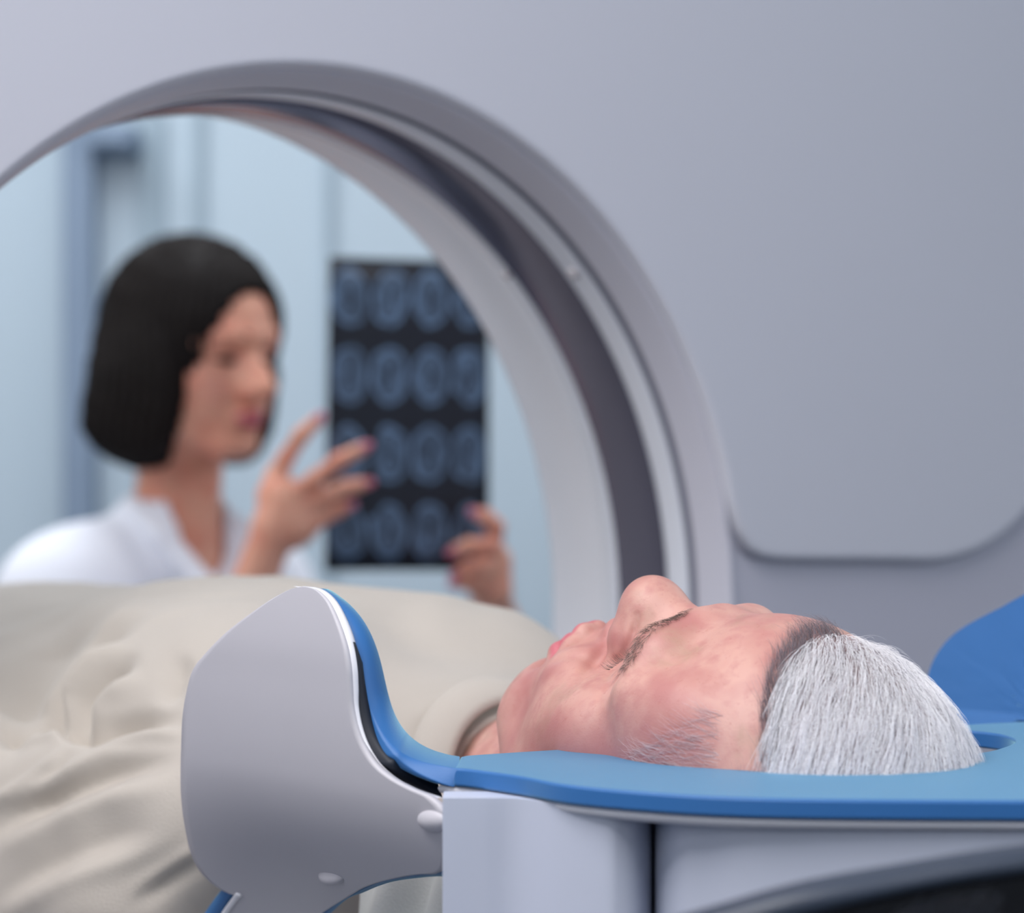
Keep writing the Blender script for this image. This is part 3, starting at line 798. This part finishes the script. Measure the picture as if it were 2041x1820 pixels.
N3 = 1800; p3, n3 = pick((fhm > .002) & vis, N3); f3 = np.tile(np.array([.45, .20, -1.0]), (N3, 1)); f3 += np.stack([noise2(p3, 160) * .10, noise2(p3, 230) * .22, noise2(p3, 120) * .05], 1)
strands('shaded_gap_hair', grow(p3, n3, f3, .018 + .010 * rs.rand(N3), .004 + .004 * rs.rand(N3), .11, jit=.16), .00009, M['grey_hair'], patient)  # darker strands put in as the shaded gaps between white clumps
N4 = 2600; p4, n4 = pick((fhm > .001) & vis, N4); f4 = np.tile(np.array([.35, .25, -1.0]), (N4, 1)) + .3 * rs.randn(N4, 3); f4[:, 0] *= np.where(p4[:, 0] > HO[0] - .048, 1, -1)
strands('stray_hair', grow(p4, n4, f4, .012 + .012 * rs.rand(N4), .011 + .006 * rs.rand(N4), .11, jit=.2), .00006, M['white_hair'], patient)
hair = strands('hair', grow(p, nn, flow, L, lift, .11, jit=.10), .00011, M['white_hair'], patient)
tag(hair, 'short white hair combed back and down')
N2 = 2600
p, nn = pick((fhm > -.004) & (fhm < .005) & (fh[:, 0] > -.012) & vis, N2)
flow = np.tile(np.array([-.10, -.12, 1.0]), (N2, 1))
strands('hairline', grow(p, nn, flow, .008 + .009 * rs.rand(N2), .005 + .004 * rs.rand(N2), .11, k=5, jit=.25), .00006, M['grey_hair'], patient)
# brow
bl = np.abs(fh[:, 0]); bt = np.clip((bl - .012) / .043, 0, 1); bh = .0075 - .006 * bt + .003 * np.sin(bt * 3.1)
wd = .0050 - .0014 * bt
for sg in (1, -1):
    mk = (np.abs(fh[:, 1] - bh + (.009 if sg < 0 else 0)) < wd * (1 if sg > 0 else .6)) & (bl > .011) & (bl < .058) & (fh[:, 2] > .03) & (np.sign(fh[:, 0]) == sg)
    p, nn = pick(mk, 520)
    flow = np.tile(hL * sg * .8 + hC * .15 - .35 * hN, (520, 1))
    strands('eyebrow', grow(p, nn, flow, .004 + .003 * rs.rand(520), .0028 + .0015 * rs.rand(520), .1, k=5, jit=.35), .00006, M['brow_hair'], patient)
    t = rs.rand(110); lx = .018 + t * .028
    Ls = []
    for q in range(110):
        a = TH_((sg * lx[q], -.0205 + .003 * abs(t[q] - .5), .0795 - .25 * max(0, lx[q] - .030) - .10 * max(0, .024 - lx[q])))
        dr = (-hC * .75 + hN * .5 + hL * sg * (.8 * (t[q] - .35)) + rs.randn(3) * .12); LL = .0042 + .0015 * rs.rand()
        Ls.append([a, a + dr * LL * .5, a + dr * LL * .9 + hN * .0012])
    strands('eyelashes', to_world(np.array(Ls).reshape(-1, 3)).reshape(-1, 3, 3), .00006, M['lash_hair'], patient)
# sideburn
mk = (fh[:, 0] > .05) & (np.abs(fh[:, 2] - .030 - .25 * (fh[:, 1] - .04)) < .012) & (fh[:, 1] < .060) & (fh[:, 1] > .012)
p, nn = pick(mk, 520)
flow = np.tile(-hC * .9 + hN * .30, (520, 1))
strands('sideburn', grow(p, nn, flow, .008 + .009 * rs.rand(520), .0012 + .0012 * rs.rand(520), .12, k=6, jit=.30), .00005, M['side_hair'], patient)

# shirt
sh = Field(axis((-.32, .12, .006), (.12, .36, .0035)), axis((-.72, -.40, .008), (-.40, .345, .0035)), axis((-.335, -.05, .0030)))
limb(sh, .004, 0)
sh.ell((.035, -.30, -.200), (.16, .26, .096), .04)
sh.cap((.215, .09, -.258), (.262, -.20, -.268), .050, .055, .03)
sh.cap((-.145, .09, -.258), (-.192, -.20, -.268), .050, .055, .03)
sh.cap((.040, .195, -.222), (.040, .258, -.212), .078, .066, .05)
sh.cap((.045, .268, -.195), TH_((0, -.10, .0)), .058, .07, .006, 's')
P, Q = sh.mesh(); Q = orient(P, Q, sh)
# cloth folds: ridges and hollows along creases, following the sleeve and the pull at the armpit
SW = to_world(P); NL = vnormals(P, Q)
NW = -NL[:, :1] * ER + NL[:, 1:2] * EO + NL[:, 2:3] * np.array([0, 0, 1.0])
fx_ = 1020.5 + F * SW[:, 0] / SW[:, 1]; fy_ = 910 - F * SW[:, 2] / SW[:, 1]
facing = np.clip(-(NW * SW).sum(1) / np.linalg.norm(SW, axis=1) / .25, 0, 1)
disp = np.zeros(len(P))
def crease(pts, w, amp, skew=0.0):
    c = catmull([(x_, y_, 0) for x_, y_ in pts], 60)[:, :2]
    lo, hi = c.min(0) - 4 * w, c.max(0) + 4 * w
    idx = np.where((fx_ > lo[0]) & (fx_ < hi[0]) & (fy_ > lo[1]) & (fy_ < hi[1]) & (facing > 0))[0]
    if not len(idx): return
    best = np.full(len(idx), 1e9); kk = np.zeros(len(idx), int); sg_ = np.zeros(len(idx))
    for k_ in range(59):
        ab = c[k_ + 1] - c[k_]; ap = np.stack([fx_[idx], fy_[idx]], 1) - c[k_]
        t_ = np.clip((ap @ ab) / (ab @ ab), 0, 1); r_ = ap - t_[:, None] * ab; d_ = (r_ ** 2).sum(1)
        m_ = d_ < best; best[m_] = d_[m_]; kk[m_] = k_; sg_[m_] = np.sign(ab[0] * r_[:, 1] - ab[1] * r_[:, 0])[m_]
    d_ = np.sqrt(best) * sg_; ends = np.clip(np.minimum(kk, 59 - kk) / 22.0, .0, 1)
    ends = ends * ends * (3 - 2 * ends)
    wl = np.where(d_ > 0, w * (1 + skew), w * (1 - skew))
    disp[idx] += amp * ends * np.exp(-(d_ / wl) ** 2) * facing[idx]
crease([(-60, 1520), (0, 1476), (24, 1377), (79, 1290), (158, 1230), (240, 1190)], 46, -.021)
crease([(40, 1500), (95, 1437), (130, 1353), (178, 1290), (245, 1239), (300, 1210)], 19, -.017)
crease([(110, 1490), (146, 1456), (178, 1397), (222, 1345), (280, 1300)], 19, -.016)
crease([(60, 1480), (92, 1410), (125, 1345), (165, 1290), (230, 1235), (330, 1195)], 15, .012)
crease([(100, 1480), (120, 1430), (155, 1370), (200, 1315), (260, 1270)], 13, .012)
crease([(160, 1480), (190, 1425), (230, 1380), (290, 1340)], 18, .008)
crease([(330, 1420), (345, 1370), (360, 1330), (380, 1300)], 20, -.008)
crease([(20, 1480), (60, 1462), (110, 1458), (150, 1478), (180, 1500)], 14, .006)
crease([(175, 1500), (240, 1478), (310, 1464), (380, 1464)], 12, .006)
crease([(200, 1500), (260, 1492), (330, 1480), (390, 1478)], 8, -.003)
crease([(60, 1570), (110, 1538), (135, 1508), (150, 1486)], 8, -.004)
crease([(-60, 1620), (0, 1595), (60, 1555), (119, 1508), (158, 1480)], 9, .0055)
crease([(-60, 1615), (0, 1602), (76, 1574), (153, 1538), (204, 1512), (306, 1486), (380, 1480)], 15, .006)
crease([(-60, 1680), (0, 1648), (76, 1604), (153, 1566), (229, 1533), (318, 1512), (390, 1505)], 24, -.011, .25)
crease([(-60, 1730), (40, 1680), (140, 1626), (240, 1585), (360, 1560)], 26, .007)
crease([(-60, 1820), (0, 1788), (76, 1737), (153, 1699), (229, 1668), (320, 1640)], 24, -.006)
crease([(-40, 1850), (60, 1790), (160, 1745), (280, 1700), (380, 1650)], 22, .004)
crease([(240, 1790), (293, 1757), (331, 1732), (382, 1699), (430, 1670)], 9, .004)
crease([(250, 1820), (310, 1775), (370, 1735), (430, 1700)], 14, -.004)
crease([(820, 1500), (850, 1455), (900, 1420), (960, 1398), (1040, 1390)], 14, -.003)
crease([(800, 1470), (840, 1430), (900, 1395), (960, 1375), (1040, 1365)], 16, .002)
crease([(-60, 1462), (0, 1448), (50, 1430), (110, 1430), (165, 1462), (230, 1452), (300, 1440), (390, 1438)], 17, -.015)
disp += (.0012 * np.sin(P[:, 0] * 95 + 2 * np.sin(P[:, 1] * 37)) * np.sin(P[:, 1] * 52 + 1.5 * np.sin(P[:, 2] * 61))) * (P[:, 1] < .15)
P = P + NL * disp[:, None]
for _ in range(3):                                   # relax
    acc = np.zeros_like(P); cnt = np.zeros(len(P))
    for a_, b_ in ((0, 1), (1, 2), (2, 3), (3, 0)):
        np.add.at(acc, Q[:, a_], P[Q[:, b_]]); np.add.at(acc, Q[:, b_], P[Q[:, a_]]); np.add.at(cnt, Q[:, a_], 1); np.add.at(cnt, Q[:, b_], 1)
    P = P * .5 + .5 * acc / cnt[:, None]
shirt = mobj('shirt', to_world(P), Q, M['shirt'], patient)
# ribbed collar: flat band rolled round the neck
cp = []; nT = 72
for t in np.linspace(0, 2 * math.pi, nT, endpoint=False):
    c_ = np.array([.045 + .066 * math.cos(t), .268 - .034 * max(0, math.sin(t)) - .004, -.205 + .064 * math.sin(t)])
    rd = np.array([math.cos(t), 0, math.sin(t)]); ax_ = np.array([0, -1.0, 0])
    for a_, b_ in ((0, 0), (.0015, -.0012), (.004, -.0015), (.007, .002), (.010, .007), (.013, .0125), (.014, .010), (.011, .004), (.006, -.004), (.001, -.002)):
        cp.append(c_ + rd * (a_ * 1.0 + .0) + ax_ * (b_ + a_ * .9))
cp = to_world(np.array(cp)); nf = []
for i in range(nT):
    for j in range(10): nf.append([i * 10 + j, i * 10 + (j + 1) % 10, ((i + 1) % nT) * 10 + (j + 1) % 10, ((i + 1) % nT) * 10 + j])
fixn(mobj('collar', cp, nf, M['shirt'], patient))
# trousers
tr = Field(axis((-.18, .26, .008)), axis((-1.40, -.42, .010)), axis((-.34, -.08, .006)))
tr.ell((.035, -.56, -.215), (.165, .16, .100), .04)
for sg, xx in ((1, .125), (-1, -.055)):
    tr.cap((xx, -.55, -.235), (xx, -.95, -.246), .090, .072, .04); tr.cap((xx, -.95, -.246), (xx, -1.34, -.255), .070, .060, .03)
P, Q = tr.mesh(); Q = orient(P, Q, tr)
mobj('trousers', to_world(P), Q, M['shirt'], patient)

# white sheet hanging below the wing
sheet = None
gx = np.linspace(0, 1, 60); gy = np.linspace(0, 1, 40); P = []
for b_ in gy:
    for a_ in gx:
        P.append(G(-.150 - .02 * b_ + .007 * math.sin(a_ * 17 + b_ * 5), .225 + a_ * .14, -.214 - b_ * .14 - .008 * math.sin(a_ * 7)))
sheet = mobj('bed_sheet', P, grid_faces(40, 60), M['sheet'])
s = sheet.modifiers.new('s', 'SOLIDIFY'); s.thickness = .002
tag(sheet, 'crumpled white sheet hanging at the couch edge below the grey wing', 'sheet')

# ------------------------------------------------------------------ woman behind the scanner
woman = base_empty('person', (-.42, 2.95, ZF), 'dark-haired woman in white coat seen through the bore, holding up a scan film', 'person')
fa_ = math.radians(52)
wN = np.array([math.sin(fa_), -math.cos(fa_), 0.0]); wH = np.array([0, 0, 1.0])
wH = wH + wN * 0.06; wH /= np.linalg.norm(wH); wL = np.cross(wH, wN); wL /= np.linalg.norm(wL); wN = np.cross(wL, wH)
WO = np.array([-.352, 2.80, .120]); WR = np.array([wL, wH, wN])
# head axes: lateral x, up y, forward z
HS = .93
def TW(p): p = np.array(p, float) * HS; return WO + p[0] * wL + p[1] * wH + p[2] * wN
wf = Field(axis((-.78, .02, .0034)), axis((2.40, 3.30, .0042)), axis((-1.16, -.36, .010), (-.36, .28, .0034)))
head_ops(wf, TW, WR, True)
neck0 = np.array([-.385, 2.845, -.075])
wf.cap(TW((0, -.06, -.02)), neck0, .046, .050, .02)
tc_ = np.array([-.415, 2.875, -.22])
wlat = wL if wL[0] < 0 else -wL
def torso(Fd, off):
    Rt = np.array([wL, wH, wN])
    Fd.ell(tc_ + np.array([0, 0, .02]), (.165 + off, .12, .095 + off), .05, R=Rt)
    Fd.cap(tc_ + wlat * .09 + (0, 0, .072), tc_ - wlat * .10 + (0, 0, .080), .060 + off, None, .05)
    Fd.ell(tc_ + np.array([0, 0, -.13]), (.140 + off, .20, .090 + off), .05, R=Rt)
    Fd.ell(tc_ + np.array([0, 0, -.34]), (.165 + off, .13, .115 + off), .05, R=Rt)
SR = tc_ - wL * 0 + np.array([0, 0, .058])     # towards her right, image left
shR = SR + wlat * .142; shL = SR - wlat * .165
elR = np.array([-.50, 2.62, -.36]); wrR = np.array([-.283, 2.600, -.165])
elL = np.array([-.17, 2.93, -.34]); wrL = np.array([-.020, 2.775, -.185])
def arms(Fd, off, cuff=1.0):
    for s_, e_, w_ in ((shR, elR, wrR), (shL, elL, wrL)):
        Fd.ell(s_, (.058 + off,) * 3, .04)
        Fd.cap(s_, e_, .046 + off, .040 + off, .025)
        Fd.cap(e_, e_ + (w_ - e_) * cuff, .038 + off, .027 + off * 1.2, .02)
torso(wf, -.006); arms(wf, 0)
hip = tc_ + np.array([0, 0, -.42])
for sgn in (-1, 1):
    a = hip + wlat * .09 * sgn; kn = a + wN * np.array([1, 1, 0]) * .42 + np.array([0, 0, .02]); kn[2] = -.62; an = kn.copy(); an[2] = -1.08
    a[2] = -.62
    wf.cap(a, kn, .080, .055, .04); wf.cap(kn, an, .050, .036, .03); wf.cap(an + (0, 0, -.02), an + np.array([wN[0], wN[1], 0]) * .12 + (0, 0, -.035), .034, .028, .02)
# right hand, raised, fingers towards the film
def pp(px, py, d): return at(px, py, d)
def hand(Fd, wrist, palm, fingers, thumb, fr=.0088):
    Fd.cap(wrist, palm[0], .025, .022, .015)
    for i in range(len(palm) - 1): Fd.cap(palm[i], palm[i + 1], .018, .017, .014)
    for fch in fingers:
        Fd.chain(fch, [fr * 1.12, fr * 1.05, fr * .95, fr * .82][:len(fch)], .005)
    Fd.chain(thumb, [.014, .011, .0095], .008)
R_tips = []
d = 2.60
fR = [[pp(548, 965, d + .005), pp(566, 920, d), pp(600, 868, d - .01), pp(634, 836, d - .015)],
      [pp(585, 985, d), pp(628, 955, d - .015), pp(675, 918, d - .02), pp(722, 894, d - .015)],
      [pp(600, 1015, d), pp(645, 990, d - .005), pp(690, 972, d), pp(724, 965, d + .01)],
      [pp(608, 1045, d), pp(640, 1032, d + .005), pp(668, 1018, d + .01), pp(690, 1010, d + .015)]]
hand(wf, wrR, [pp(545, 1060, d), pp(565, 1010, d), pp(590, 1030, d)], fR, [pp(535, 1040, d + .01), pp(535, 985, d + .03), pp(548, 940, d + .045)])
wf.cap(pp(560, 985, d), pp(598, 1045, d), .017, .016, .012); wf.cap(pp(548, 1040, d), pp(590, 1060, d), .018, .017, .012)
# left hand gripping the film's lower corner
d = 2.70
fL = [[pp(985, 1085, d - .01), pp(988, 1050, d - .025), pp(968, 1030, d - .035), pp(952, 1024, d - .035)],
      [pp(990, 1115, d - .01), pp(975, 1088, d - .035), pp(935, 1088, d - .045), pp(908, 1098, d - .045)],
      [pp(985, 1140, d - .01), pp(965, 1128, d - .035), pp(932, 1132, d - .042), pp(915, 1140, d - .04)],
      [pp(975, 1165, d - .01), pp(955, 1158, d - .03), pp(930, 1160, d - .035), pp(912, 1162, d - .035)]]
hand(wf, wrL, [pp(978, 1175, d), pp(982, 1120, d), pp(965, 1150, d)], fL, [pp(985, 1150, d + .02), pp(965, 1110, d + .035), pp(940, 1075, d + .035)])
P, Q = wf.mesh(); Q = orient(P, Q, wf)
wb = mobj('body', P, Q, M['skin2'], woman)
HLw = (P - WO) @ WR.T / HS; nh = (np.abs(HLw[:, 1]) < .15) & (np.linalg.norm(HLw, axis=1) < .17)
attr(wb, 'lip', lipmask(HLw) * nh); attr(wb, 'scalp', np.zeros(len(P)))
attr(wb, 'flush_shade', np.clip(.35 * np.exp(-(((HLw[:, 1] + .045) / .025) ** 2 + ((np.abs(HLw[:, 0]) - .045) / .02) ** 2)), 0, 1) * nh)
for ch, dz in [(c, 0) for c in fR] + [(c, 0) for c in fL]:
    tip = ch[-1]; dr = ch[-1] - ch[-2]; dr = dr / np.linalg.norm(dr); nn_ = np.array([0, -1.0, 0]); nn_ = nn_ - dr * (nn_ @ dr); nn_ /= np.linalg.norm(nn_)
    blob('fingernail', tip + nn_ * .0052 + dr * .004, (dr, np.cross(dr, nn_), nn_), (.0075, .0050, .0024), M['nail'], woman, 16)
# brows and eyes of the woman
for sg in (-1, 1):
    pts = [TW((sg * .014, .020, .0945)), TW((sg * .030, .025, .0885)), TW((sg * .048, .020, .072))]
    f2 = []
    bmx = Field(*[axis((min(p_[i] for p_ in pts) - .012, max(p_[i] for p_ in pts) + .012, .0016)) for i in range(3)])
    bmx.chain(pts, [.0026, .0030, .0016], .002); P, Q = bmx.mesh(); mobj('eyebrow', P, orient(P, Q, bmx), M['bob'], woman)
    pts = [TW((sg * .018, -.010, .0785)), TW((sg * .031, -.0105, .0800)), TW((sg * .044, -.010, .0715))]
    bmx = Field(*[axis((min(p_[i] for p_ in pts) - .012, max(p_[i] for p_ in pts) + .012, .0016)) for i in range(3)])
    bmx.chain(pts, [.0026, .0046, .0022], .002); P, Q = bmx.mesh(); mobj('eye', P, orient(P, Q, bmx), M['bob'], woman)
# bob haircut
hf = Field(axis((-.58, -.17, .0032)), axis((2.60, 3.02, .0032)), axis((-.13, .29, .0032)))
def EW(c, r, k=.02, mode='u'): hf.ell(TW(c), np.array(r) * .95, k, mode, WR)
EW((0, .030, -.018), (.098, .108, .118), .02)
EW((0, -.050, -.040), (.112, .092, .092), .04)
EW((0, -.095, -.050), (.108, .050, .085), .03)
for sg in (-1, 1): EW((sg * .084, -.055, -.005), (.022, .082, .050), .02)
EW((0, -.040, .105), (.066, .112, .085), .012, 's')
EW((0, -.100, .060), (.060, .10, .09), .012, 's')
hf.cap(TW((0, -.05, -.02)), neck0, .04, .052, .01, 's')
rsn = np.random.RandomState(2)
P, Q = hf.mesh(); Q = orient(P, Q, hf)
hn = vnormals(P, Q); loc = (P - WO) @ WR.T; ang = np.arctan2(loc[:, 0], loc[:, 2])
P = P + hn * (.0022 * np.sin(ang * 46 + 3 * np.sin(loc[:, 1] * 40)) + .0015 * np.sin(ang * 97))[:, None]
wh = mobj('hair', P, Q, M['bob'], woman); tag(wh, 'chin-length dark brown bob')
# coat
cf = Field(axis((-.80, .04, .0045)), axis((2.44, 3.20, .0045)), axis((-.95, .02, .0050)))
torso(cf, .012); arms(cf, .014, .80)
cf.cap(neck0 + np.array([0, 0, .01]), neck0 + np.array([0, 0, -.04]), .062, .080, .03)
cf.cap(neck0 + np.array([0, 0, .08]), neck0 + np.array([0, 0, -.03]), .055, .056, .008, 's')
vn = neck0 + wN * .085
cf.chain([vn + np.array([0, 0, .08]), vn + np.array([0, 0, -.02]), vn + wN * .02 + np.array([0, 0, -.12])], [.075, .050, .008], .010, 's')
cf.cap(tc_ + (0, 0, -.28), tc_ + wN * .10 + (0, 0, -.32), .16, .14, .05)
P, Q = cf.mesh(); Q = orient(P, Q, cf)
mobj('lab_coat', P, Q, M['coat'], woman)
# lapels
for sg in (-1, 1):
    pts = [neck0 + wlat * sg * .060 + wN * -.01 + (0, 0, .022), neck0 + wlat * sg * .066 + wN * .045 + (0, 0, -.01), neck0 + wlat * sg * .045 + wN * .092 + (0, 0, -.065), neck0 + wlat * sg * .008 + wN * .112 + (0, 0, -.135)]
    lf = Field(*[axis((min(p_[i] for p_ in pts) - .03, max(p_[i] for p_ in pts) + .03, .003)) for i in range(3)])
    lf.chain(pts, [.010, .013, .014, .007], .01); P, Q = lf.mesh(); mobj('lapel', P, orient(P, Q, lf), M['coat'], woman)
tf = Field(axis((-.62, .10, .008)), axis((2.40, 3.1, .008)), axis((-1.09, -.46, .008)))
for sgn in (-1, 1):
    a = hip + wlat * .09 * sgn; a[2] = -.62; kn = a + np.array([wN[0], wN[1], 0]) * .42; kn[2] = -.62; an = kn.copy(); an[2] = -1.05
    tf.cap(a, kn, .094, .070, .04); tf.cap(kn, an, .066, .060, .03)
P, Q = tf.mesh(); mobj('trousers', P, orient(P, Q, tf), M['trouser'], woman)
# stool under her
stool = base_empty('round_stool', (hip[0], hip[1], ZF), 'round steel stool under the seated woman behind the scanner', 'stool')
def cyl(name, c, r, z0, z1, m, parent, n=40, r2=None):
    t = np.linspace(0, 2 * math.pi, n, endpoint=False); r2 = r if r2 is None else r2
    b = np.stack([c[0] + r * np.cos(t), c[1] + r * np.sin(t), np.full(n, z0)], 1); u = np.stack([c[0] + r2 * np.cos(t), c[1] + r2 * np.sin(t), np.full(n, z1)], 1)
    v, f = prism(b, u); o = fixn(mobj(name, v, f, m, parent)); bevel(o, .004, 2, .9); return o
cyl('seat', hip, .17, -.76, -.715, M['dark'], stool); cyl('column', hip, .028, -1.10, -.76, M['steel'], stool); cyl('base', hip, .22, ZF, -1.10, M['steel'], stool, r2=.05)

# ------------------------------------------------------------------ scan film
fm = bpy.data.materials.new('scan_film'); fm.use_nodes = True
nt = fm.node_tree; pr = nt.nodes['Principled BSDF']; K = nt.links.new
def nd(t, **kw):
    n_ = nt.nodes.new(t)
    for a_, b_ in kw.items(): setattr(n_, a_, b_)
    return n_
def mth(op, a_, b_=None):
    n_ = nd('ShaderNodeMath', operation=op)
    for i_, v_ in enumerate((a_, b_)):
        if v_ is None: continue
        if isinstance(v_, (int, float)): n_.inputs[i_].default_value = v_
        else: K(v_, n_.inputs[i_])
    return n_.outputs[0]
uvn = nd('ShaderNodeUVMap'); sx = nd('ShaderNodeSeparateXYZ'); K(uvn.outputs[0], sx.inputs[0])
cu = mth('MULTIPLY', sx.outputs[0], 4.0); cvv = mth('MULTIPLY', sx.outputs[1], 4.0)
fu = mth('SUBTRACT', mth('FRACT', cu), .5); fv = mth('SUBTRACT', mth('FRACT', cvv), .5)
nw = nd('ShaderNodeTexNoise'); nw.inputs['Scale'].default_value = 9; K(uvn.outputs[0], nw.inputs['Vector'])
wob = mth('MULTIPLY', mth('SUBTRACT', nw.outputs['Fac'], .5), .5)
ex = mth('DIVIDE', mth('ADD', fu, wob), .45); ey = mth('DIVIDE', fv, .37)
rr = mth('SQRT', mth('ADD', mth('MULTIPLY', ex, ex), mth('MULTIPLY', ey, ey)))
nz = nd('ShaderNodeTexNoise'); nz.inputs['Scale'].default_value = 16; nz.inputs['Detail'].default_value = 3; K(uvn.outputs[0], nz.inputs['Vector'])
def mr(v_, a_, b_, c_=0., d_=1.):
    n_ = nd('ShaderNodeMapRange'); K(v_, n_.inputs['Value'])
    for k_, x_ in zip(('From Min', 'From Max', 'To Min', 'To Max'), (a_, b_, c_, d_)): n_.inputs[k_].default_value = x_
    return n_.outputs['Result']
inside = mr(rr, .95, 1.02, 1, 0)
skull = mth('MULTIPLY', mr(rr, .74, .86), inside)
brain = mth('MULTIPLY', mr(rr, .70, .76, 1, 0), mr(nz.outputs['Fac'], .30, .70, .30, .80))
vent = mth('MULTIPLY', mr(mth('ABSOLUTE', fu), .03, .09, 1, 0), mr(mth('ABSOLUTE', fv), .10, .2, 1, 0))
val = mth('MULTIPLY', mth('MAXIMUM', mth('MULTIPLY', skull, .85), mth('SUBTRACT', brain, mth('MULTIPLY', vent, .6))), mr(nw.outputs['Fac'], .35, .65, .55, 1.05))
mx = nd('ShaderNodeMix', data_type='RGBA'); K(val, mx.inputs['Factor']); mx.inputs['A'].default_value = lin(8, 14, 30); mx.inputs['B'].default_value = lin(120, 150, 184)
K(mx.outputs['Result'], pr.inputs['Base Color']); pr.inputs['Roughness'].default_value = .35
c00, c10, c11, c01 = at(648, 1138, 2.62), at(975, 1138, 2.72), at(975, 520, 2.72), at(657, 511, 2.62)
nU = 12; P = []; uvs = []
for j in range(nU + 1):
    for i in range(nU + 1):
        a_, b_ = i / nU, j / nU
        p_ = (c00 * (1 - a_) + c10 * a_) * (1 - b_) + (c01 * (1 - a_) + c11 * a_) * b_ + np.array([0, .012 * math.sin(a_ * math.pi), 0]); P.append(p_); uvs.append((a_, b_))
film = mobj('scan_film', P, grid_faces(nU + 1, nU + 1), fm)
uvl = film.data.uv_layers.new(name='UVMap')
for lp in film.data.loops: uvl.data[lp.index].uv = uvs[lp.vertex_index]
s = film.modifiers.new('s', 'SOLIDIFY'); s.thickness = .0008
tag(film, 'dark blue sheet of brain scan pictures held up by the woman', 'scan film')

for o in sc.objects:
    if '_base' in o: del o['_base']
